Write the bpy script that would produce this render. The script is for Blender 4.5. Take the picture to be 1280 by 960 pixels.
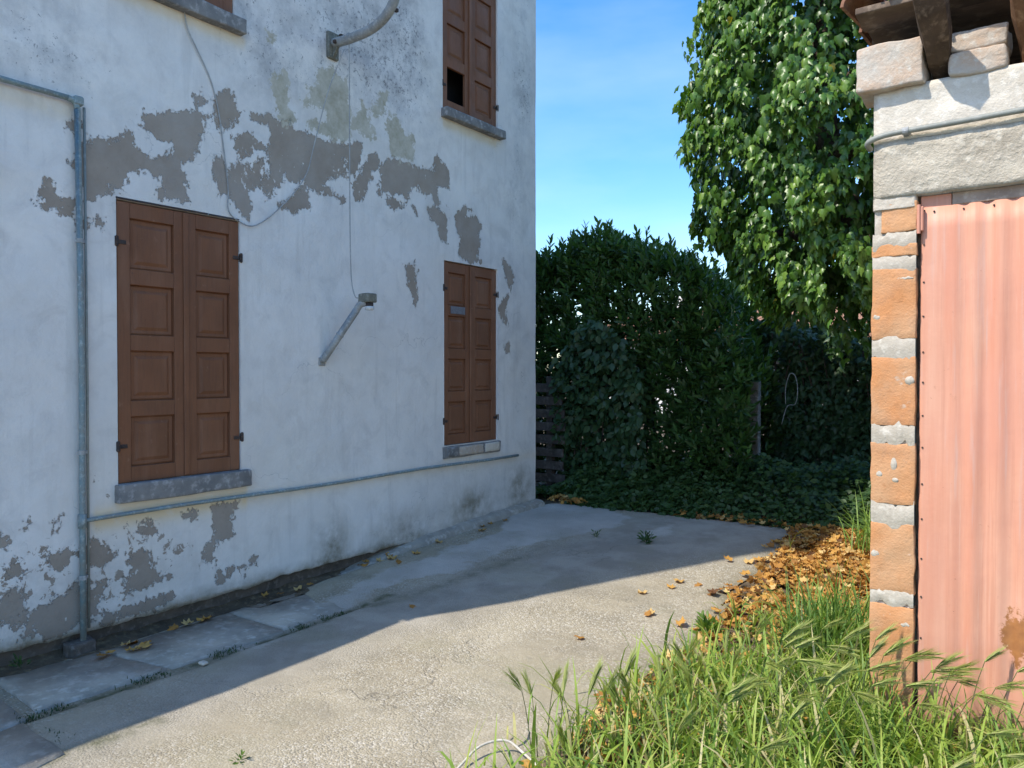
import bpy, bmesh, math, random
import numpy as np
from mathutils import Vector, Matrix, noise
rnd = random.Random(7)
rng = np.random.default_rng(11)
scene = bpy.context.scene
for o in list(bpy.data.objects): bpy.data.objects.remove(o)
COL = scene.collection

# ------------------------------------------------------------------ camera
CAM_Z = 1.6
YAW = math.radians(35.68)          # camera looks to the left of +Y (the line of the house wall)
FPX = 961.0                        # focal length in pixels of a 1280 wide picture
PITCH = math.atan(15 / FPX)        # looks very slightly down
cam_d = bpy.data.cameras.new('camera'); cam = bpy.data.objects.new('camera', cam_d); COL.objects.link(cam)
cam_d.sensor_width = 36; cam_d.lens = 36 * FPX / 1280
cam_d.clip_start = 0.05; cam_d.clip_end = 2000
cam.location = (0, 0, CAM_Z)
cam.rotation_euler = (math.pi / 2 - PITCH, 0, YAW)
scene.camera = cam
_R = cam.rotation_euler.to_matrix()
def ray(px, py): return _R @ Vector(((px - 640) / FPX, (480 - py) / FPX, -1))
WX = -4.6                          # plane of the house wall
def wp(px, py):                    # point of the wall plane -> (y, z)
    d = ray(px, py); t = WX / d.x
    return d.y * t, CAM_Z + d.z * t
def gp(px, py, z=0.0):             # point of the ground -> (x, y)
    d = ray(px, py); t = (z - CAM_Z) / d.z
    return d.x * t, d.y * t

# ------------------------------------------------------------------ light
SUN = Vector((0.38, 0.69, -1.0)).normalized()      # direction the light travels
EL = math.asin(-SUN.z); AZ = math.atan2(-SUN.x, -SUN.y)
world = bpy.data.worlds.new('World'); scene.world = world; world.use_nodes = True
wt = world.node_tree; wt.nodes.clear()
sky = wt.nodes.new('ShaderNodeTexSky'); sky.sky_type = 'NISHITA'; sky.sun_disc = False
sky.sun_elevation = EL; sky.sun_rotation = AZ
sky.air_density = 1.0; sky.dust_density = 0.55; sky.ozone_density = 2.2; sky.altitude = 50
wbg = wt.nodes.new('ShaderNodeBackground'); wout = wt.nodes.new('ShaderNodeOutputWorld')
wbg.inputs['Strength'].default_value = 0.15
# thin high cloud, all over the sky
tc = wt.nodes.new('ShaderNodeTexCoord'); mp = wt.nodes.new('ShaderNodeMapping'); mp.inputs['Scale'].default_value = (1.4, 1.4, 4.5)
nz = wt.nodes.new('ShaderNodeTexNoise'); nz.inputs['Scale'].default_value = 1.6; nz.inputs['Detail'].default_value = 6; nz.inputs['Roughness'].default_value = 0.5
rp = wt.nodes.new('ShaderNodeMapRange'); rp.inputs['From Min'].default_value = 0.42; rp.inputs['From Max'].default_value = 0.8; rp.inputs['To Max'].default_value = 0.24
mx = wt.nodes.new('ShaderNodeMix'); mx.data_type = 'RGBA'; mx.inputs['B'].default_value = (4.6, 5.0, 5.6, 1)
wt.links.new(tc.outputs['Generated'], mp.inputs['Vector']); wt.links.new(mp.outputs['Vector'], nz.inputs['Vector'])
wt.links.new(nz.outputs['Fac'], rp.inputs['Value']); wt.links.new(rp.outputs['Result'], mx.inputs['Factor'])
hs = wt.nodes.new('ShaderNodeHueSaturation'); hs.inputs['Saturation'].default_value = 1.32; wt.links.new(sky.outputs['Color'], hs.inputs['Color']); wt.links.new(hs.outputs['Color'], mx.inputs['A']); wt.links.new(mx.outputs['Result'], wbg.inputs['Color'])
wt.links.new(wbg.outputs['Background'], wout.inputs['Surface'])
sun_d = bpy.data.lights.new('sun', 'SUN'); sun_d.energy = 2.8; sun_d.angle = math.radians(0.55); sun_d.color = (1.0, 0.93, 0.82)
sun = bpy.data.objects.new('sun', sun_d); COL.objects.link(sun); sun.location = (-6, -10, 16)
sun.rotation_euler = SUN.to_track_quat('-Z', 'Y').to_euler()
scene.view_settings.view_transform = 'Standard'; scene.view_settings.look = 'None'
scene.view_settings.gamma = 1; scene.view_settings.use_curve_mapping = False
scene.view_settings.exposure = 1.03

# ------------------------------------------------------------------ material helper
SY = 3.75                          # plane of the shed front
def shx(px): d = ray(px, 470); return d.x * SY / d.y
def shz(px, py): d = ray(px, py); return CAM_Z + d.z * SY / d.y
class Mat:
    def __init__(s, name, rough=0.8, spec=0.3):
        s.m = bpy.data.materials.new(name); s.m.use_nodes = True; s.t = s.m.node_tree
        s.b = s.t.nodes['Principled BSDF']; s.out = s.t.nodes['Material Output']
        s.b.inputs['Roughness'].default_value = rough; s.b.inputs['Specular IOR Level'].default_value = spec
        tc = s.t.nodes.new('ShaderNodeTexCoord'); oi = s.t.nodes.new('ShaderNodeObjectInfo')
        a = s.t.nodes.new('ShaderNodeVectorMath'); a.operation = 'ADD'
        m = s.t.nodes.new('ShaderNodeVectorMath'); m.operation = 'SCALE'; m.inputs[0].default_value = (17, 11, 23)
        s.l(oi.outputs['Random'], m.inputs['Scale']); s.l(tc.outputs['Object'], a.inputs[0]); s.l(m.outputs[0], a.inputs[1])
        s.co = a.outputs[0]; s.rand = oi.outputs['Random']
    def l(s, a, b): s.t.links.new(a, b)
    def put(s, sock, v):
        if hasattr(v, 'is_output'): s.l(v, sock)
        elif isinstance(v, (tuple, list)) and len(v) == 3 and sock.type == 'RGBA': sock.default_value = (*v, 1)
        else: sock.default_value = v
    def scale(s, v):
        n = s.t.nodes.new('ShaderNodeMapping'); n.inputs['Scale'].default_value = v; s.l(s.co, n.inputs['Vector']); return n.outputs[0]
    def noise(s, sc, detail=5, rough=0.55, vec=None, dist=0):
        n = s.t.nodes.new('ShaderNodeTexNoise'); s.l(vec or s.co, n.inputs['Vector'])
        n.inputs['Scale'].default_value = sc; n.inputs['Detail'].default_value = detail; n.inputs['Roughness'].default_value = rough; n.inputs['Distortion'].default_value = dist
        return n.outputs['Fac']
    def voro(s, sc, feature='F1', vec=None, out='Distance', rnd=1):
        n = s.t.nodes.new('ShaderNodeTexVoronoi'); n.feature = feature; s.l(vec or s.co, n.inputs['Vector']); n.inputs['Scale'].default_value = sc
        n.inputs['Randomness'].default_value = rnd
        return n.outputs[out]
    def rng(s, v, a, b, c=0.0, d=1.0, smooth=False):
        n = s.t.nodes.new('ShaderNodeMapRange'); n.interpolation_type = 'SMOOTHSTEP' if smooth else 'LINEAR'
        s.put(n.inputs['Value'], v); s.put(n.inputs['From Min'], a); s.put(n.inputs['From Max'], b); s.put(n.inputs['To Min'], c); s.put(n.inputs['To Max'], d)
        return n.outputs['Result']
    def ma(s, op, a, b=0.0, clamp=False):
        n = s.t.nodes.new('ShaderNodeMath'); n.operation = op; n.use_clamp = clamp; s.put(n.inputs[0], a); s.put(n.inputs[1], b); return n.outputs[0]
    def mix(s, f, a, b, mode='MIX'):
        n = s.t.nodes.new('ShaderNodeMix'); n.data_type = 'RGBA'; n.blend_type = mode
        s.put(n.inputs['Factor'], f); s.put(n.inputs['A'], a); s.put(n.inputs['B'], b); return n.outputs['Result']
    def attr(s, name):
        n = s.t.nodes.new('ShaderNodeAttribute'); n.attribute_name = name; return n.outputs['Fac']
    def ramp(s, v, stops):
        n = s.t.nodes.new('ShaderNodeValToRGB'); s.put(n.inputs['Fac'], v); e = n.color_ramp.elements
        while len(e) < len(stops): e.new(0.5)
        for i, (p, c) in enumerate(stops): e[i].position = p; e[i].color = (*c, 1)
        return n.outputs['Color']
    def bump(s, h, strength=0.5, dist=0.01):
        n = s.t.nodes.new('ShaderNodeBump'); s.put(n.inputs['Height'], h); n.inputs['Strength'].default_value = strength; n.inputs['Distance'].default_value = dist
        s.l(n.outputs['Normal'], s.b.inputs['Normal']); return n.outputs['Normal']
    def color(s, c): s.put(s.b.inputs['Base Color'], c)
    def rough(s, c): s.put(s.b.inputs['Roughness'], c)

def weathered(name, base, dark=None, light=None, rough=0.85, sc=6, bump=0.3, bsc=60, spec=0.25, bdist=0.006):
    m = Mat(name, rough, spec)
    dark = dark or tuple(c * 0.6 for c in base); light = light or tuple(min(1, c * 1.25) for c in base)
    c = m.mix(m.rng(m.noise(sc, 7, 0.65), 0.35, 0.65), dark, base)
    c = m.mix(m.rng(m.noise(sc * 4.3, 5, 0.6), 0.52, 0.72), c, light)
    m.color(c); m.bump(m.noise(bsc, 6, 0.65), bump, bdist)
    return m.m
def foliage_mat(name, stops, rough=0.4, trans=0.3, spec=0.5, tint=(1.3, 1.5, 0.5)):
    m = Mat(name, rough, spec)
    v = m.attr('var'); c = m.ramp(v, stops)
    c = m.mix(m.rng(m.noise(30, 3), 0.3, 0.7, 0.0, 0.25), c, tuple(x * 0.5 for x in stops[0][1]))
    m.color(c)
    tr = m.t.nodes.new('ShaderNodeBsdfTranslucent'); m.put(tr.inputs['Color'], m.mix(1.0, c, tint, 'MULTIPLY'))
    mxs = m.t.nodes.new('ShaderNodeMixShader'); mxs.inputs['Fac'].default_value = trans
    m.l(m.b.outputs[0], mxs.inputs[1]); m.l(tr.outputs[0], mxs.inputs[2]); m.l(mxs.outputs[0], m.out.inputs['Surface'])
    return m.m

# ------------------------------------------------------------------ object helpers
WLOC = {}
def thing(name, label, cat, loc, group=None):
    o = bpy.data.objects.new(name, None); COL.objects.link(o); o.location = loc; o.empty_display_size = 0.1
    WLOC[o.name] = Vector(loc); tag(o, label, cat, group); return o
def tag(o, label=None, cat=None, group=None, kind=None):
    if label: o['label'] = label
    if cat: o['category'] = cat
    if group: o['group'] = group
    if kind: o['kind'] = kind
    return o
def place(o, world, parent=None):
    WLOC[o.name] = Vector(world)
    if parent is not None:
        o.parent = parent; o.location = Vector(world) - WLOC[parent.name]
    else: o.location = world
def mesh_data(name, V, F, mat, smooth=False):
    me = bpy.data.meshes.new(name); me.from_pydata([tuple(v) for v in V], [], F); me.update()
    if mat: me.materials.append(mat)
    if smooth: me.polygons.foreach_set('use_smooth', [True] * len(me.polygons))
    return me
def build(name, VF, mat, parent=None, smooth=False, origin=None):
    """VF in world coordinates; the object's origin is put at the middle of its base."""
    V, F = VF; A = np.array([tuple(v) for v in V], float)
    if origin is None:
        lo, hi = A.min(0), A.max(0); origin = ((lo[0] + hi[0]) / 2, (lo[1] + hi[1]) / 2, lo[2])
    me = mesh_data(name, A - np.array(origin), F, mat, smooth)
    o = bpy.data.objects.new(name, me); COL.objects.link(o); place(o, origin, parent); return o
def inst(name, me, world, parent=None, rot=None, scale=None):
    o = bpy.data.objects.new(name, me); COL.objects.link(o); place(o, world, parent)
    if rot is not None: o.rotation_euler = rot
    if scale is not None: o.scale = scale
    return o
def join(parts):
    V, F = [], []
    for v, f in parts:
        k = len(V); V += list(v); F += [tuple(i + k for i in q) for q in f]
    return V, F
def box(x0, x1, y0, y1, z0, z1):
    return ([(x0, y0, z0), (x1, y0, z0), (x1, y1, z0), (x0, y1, z0), (x0, y0, z1), (x1, y0, z1), (x1, y1, z1), (x0, y1, z1)],
            [(0, 3, 2, 1), (4, 5, 6, 7), (0, 1, 5, 4), (1, 2, 6, 5), (2, 3, 7, 6), (3, 0, 4, 7)])
def bbox(x0, x1, y0, y1, z0, z1, bev=0.006, seg=1):
    bm = bmesh.new(); V, F = box(x0, x1, y0, y1, z0, z1)
    vs = [bm.verts.new(v) for v in V]
    for f in F: bm.faces.new([vs[i] for i in f])
    bmesh.ops.bevel(bm, geom=list(bm.edges), offset=bev, segments=seg, affect='EDGES', profile=0.6)
    bm.verts.index_update(); out = ([v.co.copy() for v in bm.verts], [tuple(v.index for v in f.verts) for f in bm.faces]); bm.free(); return out
def rough_box(x0, x1, y0, y1, z0, z1, amp=0.006, cuts=3, bev=0.012, freq=9, seed=0):
    """a worn block: bevelled, cut up and pushed about by noise"""
    bm = bmesh.new(); V, F = box(x0, x1, y0, y1, z0, z1)
    vs = [bm.verts.new(v) for v in V]
    for f in F: bm.faces.new([vs[i] for i in f])
    bmesh.ops.bevel(bm, geom=list(bm.edges), offset=bev, segments=2, affect='EDGES', profile=0.5)
    bmesh.ops.subdivide_edges(bm, edges=[e for e in bm.edges if e.calc_length() > bev * 3], cuts=cuts, use_grid_fill=True)
    for v in bm.verts:
        v.co += noise.noise_vector(v.co * freq + Vector((seed * 3.1, seed * 1.7, seed))) * amp + noise.noise_vector(v.co * freq * 3.3) * amp * 0.4
    bm.verts.index_update(); out = ([v.co.copy() for v in bm.verts], [tuple(v.index for v in f.verts) for f in bm.faces]); bm.free(); return out
def tube(pts, r, n=10, cap=True):
    pts = [Vector(p) for p in pts]; V, F = [], []; up = Vector((0.13, 0.31, 0.94)); prev = None
    rr = r if isinstance(r, (list, tuple)) else [r] * len(pts)
    for i, p in enumerate(pts):
        d = (pts[min(i + 1, len(pts) - 1)] - pts[max(i - 1, 0)]).normalized()
        if prev is None: s = d.cross(up).normalized()
        else: s = (prev - d * prev.dot(d)).normalized()
        prev = s; u = d.cross(s)
        for k in range(n):
            a = 2 * math.pi * k / n; V.append(p + (s * math.cos(a) + u * math.sin(a)) * rr[i])
    for i in range(len(pts) - 1):
        for k in range(n): F.append((i * n + k, i * n + (k + 1) % n, (i + 1) * n + (k + 1) % n, (i + 1) * n + k))
    if cap:
        F.append(tuple(range(n - 1, -1, -1))); F.append(tuple((len(pts) - 1) * n + k for k in range(n)))
    return V, F
def curve(pts, n=8):               # Catmull-Rom through points
    P = [Vector(p) for p in pts]; P = [P[0] * 2 - P[1]] + P + [P[-1] * 2 - P[-2]]; out = []
    for i in range(1, len(P) - 2):
        for k in range(n):
            t = k / n; a, b, c, d = P[i - 1], P[i], P[i + 1], P[i + 2]
            out.append(0.5 * ((2 * b) + (c - a) * t + (2 * a - 5 * b + 4 * c - d) * t * t + (3 * b - a - 3 * c + d) * t ** 3))
    out.append(P[-2]); return out
def prism(poly, h0, h1, axis='x'):
    """polygon (two coords) extruded along an axis from h0 to h1"""
    n = len(poly)
    def p(a, b, h): return (h, a, b) if axis == 'x' else ((a, h, b) if axis == 'y' else (a, b, h))
    V = [p(a, b, h0) for a, b in poly] + [p(a, b, h1) for a, b in poly]
    return V, [tuple(range(n))[::-1], tuple(range(n, 2 * n))] + [(i, (i + 1) % n, n + (i + 1) % n, n + i) for i in range(n)]
def g(y):                          # height of the yard: it rises a little towards the hedge
    t = min(max((y - 3.0) / 4.3, 0), 1); return 0.17 * t * t * (3 - 2 * t) if t < 1 else 0.17
def nrm(a): return a / np.maximum(np.linalg.norm(a, axis=-1, keepdims=True), 1e-9)
# leaf shapes: stem at the origin, tip at +Y, face +Z, length 1
def leaf_template(kind):
    if kind == 'laurel':
        o = [(0.0, 0.0, 0), (0.13, 0.22, .035), (0.17, 0.48, .03), (0.10, 0.80, -.02), (0, 1, -.10), (-.10, .80, -.02), (-.17, .48, .03), (-.13, .22, .035), (0, .45, -.005)]
        return np.array(o), [(0, 1, 8), (1, 2, 8), (2, 3, 8), (3, 4, 8), (4, 5, 8), (5, 6, 8), (6, 7, 8), (7, 0, 8)]
    if kind == 'ivy':
        o = [(0, 0, 0), (.24, -.08, -.10), (.42, .16, -.20), (.27, .34, -.10), (.29, .54, -.16), (.13, .64, -.07), (0, 1, -.18), (-.13, .64, -.07), (-.29, .54, -.16), (-.27, .34, -.10), (-.42, .16, -.20), (-.24, -.08, -.10), (0, .32, .05)]
        n = 12; return np.array(o), [(i, (i + 1) % n, 12) for i in range(n)]
    if kind == 'dry':
        o = [(0, 0, 0), (.22, .05, .14), (.40, .06, .18), (.36, .30, .05), (.48, .52, .18), (.30, .60, .04), (.15, .82, .10), (0, 1, .24), (-.16, .80, .06), (-.28, .62, .02), (-.47, .48, .20), (-.36, .28, .06), (-.40, .06, .14), (-.2, .03, .10), (0, .38, -.02)]
        n = 14; return np.array(o), [(i, (i + 1) % n, 14) for i in range(n)]
    o = [(0, 0, 0), (.26, .25, .03), (.30, .55, .0), (0, 1, -.10), (-.30, .55, .0), (-.26, .25, .03), (0, .45, -.03)]
    return np.array(o), [(i, (i + 1) % 6, 6) for i in range(6)]
def frames(yd, nm):
    y = nrm(yd); z = nrm(nm - (nm * y).sum(-1, keepdims=True) * y); x = np.cross(y, z); return x, y, z
def leaves_mesh(name, kind, pos, yd, nm, size, var, mat, origin=(0, 0, 0)):
    T, F = leaf_template(kind); n, k = len(pos), len(T); x, y, z = frames(yd, nm); s = np.asarray(size)[:, None, None]
    V = (pos[:, None, :] + s * (T[None, :, 0:1] * x[:, None, :] + T[None, :, 1:2] * y[:, None, :] + T[None, :, 2:3] * z[:, None, :]) - np.array(origin)).reshape(-1, 3)
    FF = (np.array(F)[None] + (np.arange(n) * k)[:, None, None]).reshape(-1, 3)
    return tri_mesh(name, V, FF, np.repeat(var, k), mat)
def tri_mesh(name, V, FF, var, mat, smooth=True):
    me = bpy.data.meshes.new(name); nf = len(FF)
    me.vertices.add(len(V)); me.vertices.foreach_set('co', np.asarray(V, np.float32).ravel())
    me.loops.add(nf * 3); me.loops.foreach_set('vertex_index', np.asarray(FF, np.int32).ravel())
    me.polygons.add(nf); me.polygons.foreach_set('loop_start', np.arange(0, nf * 3, 3, dtype=np.int32)); me.polygons.foreach_set('loop_total', np.full(nf, 3, np.int32))
    me.update(calc_edges=True); me.validate()
    a = me.attributes.new('var', 'FLOAT', 'POINT'); a.data.foreach_set('value', np.asarray(var, np.float32))
    me.polygons.foreach_set('use_smooth', np.full(nf, smooth)); me.materials.append(mat); return me
def leafy(parent, kind, pos, yd, nm, size, var, mat, part='leaf', singles=300, mass='foliage', score=None):
    """the leaves that show largest as parts of their own, all the others as one mass"""
    o0 = WLOC[parent.name]
    if score is None:
        d = pos - np.array([0, 0, CAM_Z]); dist = np.linalg.norm(d, axis=1)
        score = size * np.abs((nrm(nm) * nrm(d)).sum(1)) / dist
    order = np.argsort(-score); top = order[:singles]; rest = order[singles:]
    me = leaves_mesh(mass, kind, pos[rest], yd[rest], nm[rest], size[rest], var[rest], mat, o0)
    f = bpy.data.objects.new(mass, me); COL.objects.link(f); place(f, o0, parent); f['kind'] = 'stuff'
    T, F = leaf_template(kind); temps = []
    for q in range(6):
        Tq = T.copy(); Tq[:, 2] *= 0.6 + 0.25 * q; temps.append(tri_mesh(part, Tq, np.array(F), np.full(len(T), (q + 0.5) / 6), mat))
    x, y, z = frames(yd[top], nm[top])
    for i, t in enumerate(top):
        s = size[t]; M = Matrix(((*(x[i] * s).tolist(),), (*(y[i] * s).tolist(),), (*(z[i] * s).tolist(),))).transposed().to_4x4()
        o = bpy.data.objects.new(part, temps[min(5, int(var[t] * 6))]); COL.objects.link(o); o.parent = parent
        M.translation = Vector(pos[t]) - o0; o.matrix_basis = M
    return f
def vnoise(P, f, seed=0):
    return np.array([noise.noise(Vector((p[0] * f + seed, p[1] * f + seed * 1.3, p[2] * f - seed))) for p in P])

# ------------------------------------------------------------------ materials
M = {}
M['sill'] = weathered('sill_concrete', (0.26, 0.25, 0.24), (0.15, 0.15, 0.15), (0.42, 0.41, 0.40), sc=5, bump=0.5)
M['base'] = weathered('damp_footing', (0.15, 0.125, 0.105), (0.08, 0.07, 0.06), (0.20, 0.18, 0.16), sc=7, bump=0.6)
M['mortar'] = weathered('grey_mortar', (0.52, 0.46, 0.38), (0.42, 0.365, 0.29), (0.61, 0.555, 0.47), sc=9, bump=0.6, bsc=90)
M['stucco'] = weathered('whitish_render', (0.66, 0.60, 0.51), (0.52, 0.465, 0.385), (0.72, 0.67, 0.59), sc=6, bump=0.8, bsc=55, bdist=0.008)
M['rawbeam'] = weathered('raw_concrete', (0.53, 0.47, 0.375), (0.37, 0.32, 0.25), (0.62, 0.56, 0.46), sc=5, bump=1.0, bsc=48, bdist=0.012)
M['log'] = weathered('old_timber', (0.10, 0.065, 0.042), (0.045, 0.03, 0.02), (0.20, 0.14, 0.095), sc=6, bump=0.7, bsc=40)
M['logred'] = weathered('red_timber', (0.24, 0.12, 0.06), (0.12, 0.06, 0.03), (0.34, 0.20, 0.11), sc=6, bump=0.5, bsc=40)
M['board'] = weathered('roof_board', (0.20, 0.14, 0.10), (0.09, 0.065, 0.05), (0.30, 0.23, 0.17), sc=4, bump=0.5)
M['greywood'] = weathered('grey_wood', (0.40, 0.30, 0.24), (0.26, 0.19, 0.15), (0.52, 0.42, 0.34), sc=8, bump=0.5)
M['slat'] = weathered('dark_slat_wood', (0.12, 0.10, 0.09), (0.06, 0.05, 0.045), (0.17, 0.15, 0.13), sc=5, bump=0.5)
M['tile'] = weathered('clay_tile', (0.36, 0.17, 0.10), (0.22, 0.12, 0.08), (0.46, 0.30, 0.20), sc=7, bump=0.5)
M['bark'] = weathered('bark', (0.10, 0.075, 0.055), (0.045, 0.035, 0.03), (0.16, 0.13, 0.10), sc=9, bump=1.0, bsc=30, bdist=0.02)
M['stem'] = weathered('green_stem', (0.10, 0.12, 0.045), (0.06, 0.075, 0.03), (0.15, 0.16, 0.06), sc=12)
M['galv'] = weathered('galvanised_steel', (0.34, 0.35, 0.35), (0.20, 0.21, 0.21), (0.45, 0.46, 0.46), rough=0.5, sc=9, bump=0.1, spec=0.5)
M['bluepipe'] = weathered('worn_blue_green_pipe', (0.19, 0.27, 0.29), (0.24, 0.25, 0.23), (0.40, 0.46, 0.46), rough=0.55, sc=11, bump=0.25, spec=0.4)
M['conduit'] = weathered('grey_plastic_conduit', (0.27, 0.28, 0.25), (0.20, 0.21, 0.19), (0.34, 0.34, 0.31), rough=0.5, sc=6, bump=0.1, spec=0.4)
M['iron'] = weathered('rusty_iron', (0.07, 0.055, 0.05), (0.03, 0.025, 0.025), (0.16, 0.08, 0.045), rough=0.7, sc=20, bump=0.4)
M['cable'] = weathered('grey_cable', (0.40, 0.40, 0.39), (0.28, 0.28, 0.28), (0.5, 0.5, 0.48), rough=0.6, sc=9, bump=0.1)
M['cream'] = weathered('pale_cable', (0.60, 0.56, 0.48), (0.48, 0.44, 0.37), (0.68, 0.64, 0.56), rough=0.6, sc=9, bump=0.1)
M['lampbox'] = weathered('weathered_lamp_housing', (0.20, 0.20, 0.165), (0.12, 0.12, 0.10), (0.32, 0.32, 0.28), rough=0.6, sc=14, bump=0.2)
M['glass'] = weathered('frosted_lens', (0.75, 0.76, 0.74), (0.6, 0.6, 0.58), (0.8, 0.8, 0.8), rough=0.15, sc=9, bump=0.05, spec=0.6)
M['dark'] = weathered('dark_interior', (0.02, 0.02, 0.022), sc=4)
M['nwall'] = weathered('far_white_wall', (0.72, 0.70, 0.66), (0.62, 0.60, 0.56), sc=2)
M['plate'] = weathered('grey_plate', (0.20, 0.20, 0.22), (0.13, 0.13, 0.15), rough=0.5, sc=20, bump=0.1)
M['ivy'] = foliage_mat('ivy_leaf', [(0.0, (0.036, 0.085, 0.014)), (0.5, (0.085, 0.19, 0.024)), (0.93, (0.19, 0.31, 0.045)), (1.0, (0.42, 0.33, 0.03))], 0.38, 0.25, 0.5)
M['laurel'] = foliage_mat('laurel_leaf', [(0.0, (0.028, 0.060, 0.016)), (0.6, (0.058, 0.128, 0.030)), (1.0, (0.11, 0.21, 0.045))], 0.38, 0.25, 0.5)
M['bramble'] = foliage_mat('climber_leaf', [(0.0, (0.030, 0.065, 0.026)), (0.6, (0.050, 0.105, 0.040)), (1.0, (0.085, 0.15, 0.055))], 0.45, 0.25, 0.45)
M['cover'] = foliage_mat('ground_cover_leaf', [(0.0, (0.032, 0.070, 0.020)), (0.6, (0.055, 0.115, 0.030)), (1.0, (0.10, 0.16, 0.05))], 0.5, 0.25, 0.4)
M['lime'] = foliage_mat('sunny_leaf', [(0.0, (0.07, 0.14, 0.025)), (1.0, (0.17, 0.27, 0.05))], 0.45, 0.35, 0.4)
M['grass'] = foliage_mat('grass_blade', [(0.0, (0.11, 0.21, 0.06)), (0.35, (0.21, 0.34, 0.06)), (0.7, (0.34, 0.45, 0.075)), (0.9, (0.46, 0.49, 0.12)), (1.0, (0.60, 0.52, 0.27))], 0.5, 0.35, 0.35, (1.2, 1.3, 0.6))
M['ear'] = foliage_mat('grass_ear', [(0.0, (0.28, 0.40, 0.085)), (0.7, (0.43, 0.50, 0.13)), (1.0, (0.55, 0.52, 0.24))], 0.5, 0.35, 0.3, (1.2, 1.25, 0.6))
M['dry'] = foliage_mat('dry_leaf', [(0.0, (0.15, 0.075, 0.035)), (0.35, (0.44, 0.21, 0.05)), (0.75, (0.64, 0.36, 0.085)), (1.0, (0.72, 0.52, 0.22))], 0.7, 0.2, 0.25, (1.2, 0.9, 0.5))

def wood_paint():
    m = Mat('brown_painted_wood', 0.6, 0.35)
    c = m.mix(m.rng(m.noise(3.2, 6, 0.6), 0.35, 0.65), (0.180, 0.076, 0.038), (0.225, 0.093, 0.045))
    v = m.scale((9, 9, 0.7)); c = m.mix(m.rng(m.noise(9, 6, 0.65, v), 0.50, 0.75, 0, 0.45), c, (0.10, 0.048, 0.031))
    c = m.mix(m.rng(m.noise(26, 5, 0.7), 0.66, 0.72, 0, 0.55), c, (0.07, 0.04, 0.03))
    c = m.mix(m.rng(m.noise(17, 6, 0.7), 0.63, 0.73, 0, 0.55), c, (0.34, 0.20, 0.13)); c = m.mix(m.rng(m.noise(2.2, 6, 0.65, m.scale((3, 3, 0.6))), 0.5, 0.7, 0, 0.5), c, (0.27, 0.135, 0.08))
    m.color(c); m.rough(m.rng(m.noise(7, 4), 0.3, 0.7, 0.5, 0.75)); m.bump(m.noise(14, 6, 0.6, v), 0.35, 0.004); return m.m
M['shutter'] = wood_paint()
def terracotta():
    m = Mat('orange_hollow_brick', 0.9, 0.15)
    n1 = m.noise(5, 6, 0.6); c = m.mix(m.rng(n1, 0.35, 0.68), (0.56, 0.245, 0.10), (0.53, 0.305, 0.17))
    c = m.mix(m.ma('MULTIPLY', m.rand, 0.55), c, (0.58, 0.33, 0.17))
    c = m.mix(m.rng(m.noise(22, 6, 0.7), 0.56, 0.75, 0, 0.6), c, (0.36, 0.15, 0.06))
    c = m.mix(m.rng(m.noise(13, 6, 0.7), 0.63, 0.72, 0, 0.8), c, (0.56, 0.46, 0.37))
    c = m.mix(m.rng(m.noise(3.5, 8, 0.7), 0.52, 0.72, 0, 0.55), c, (0.34, 0.22, 0.15))
    m.color(c); h = m.ma('ADD', m.noise(30, 6, 0.7), m.ma('MULTIPLY', m.noise(110, 4), 0.5)); m.bump(h, 0.8, 0.006); return m.m
M['terra'] = terracotta()
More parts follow.
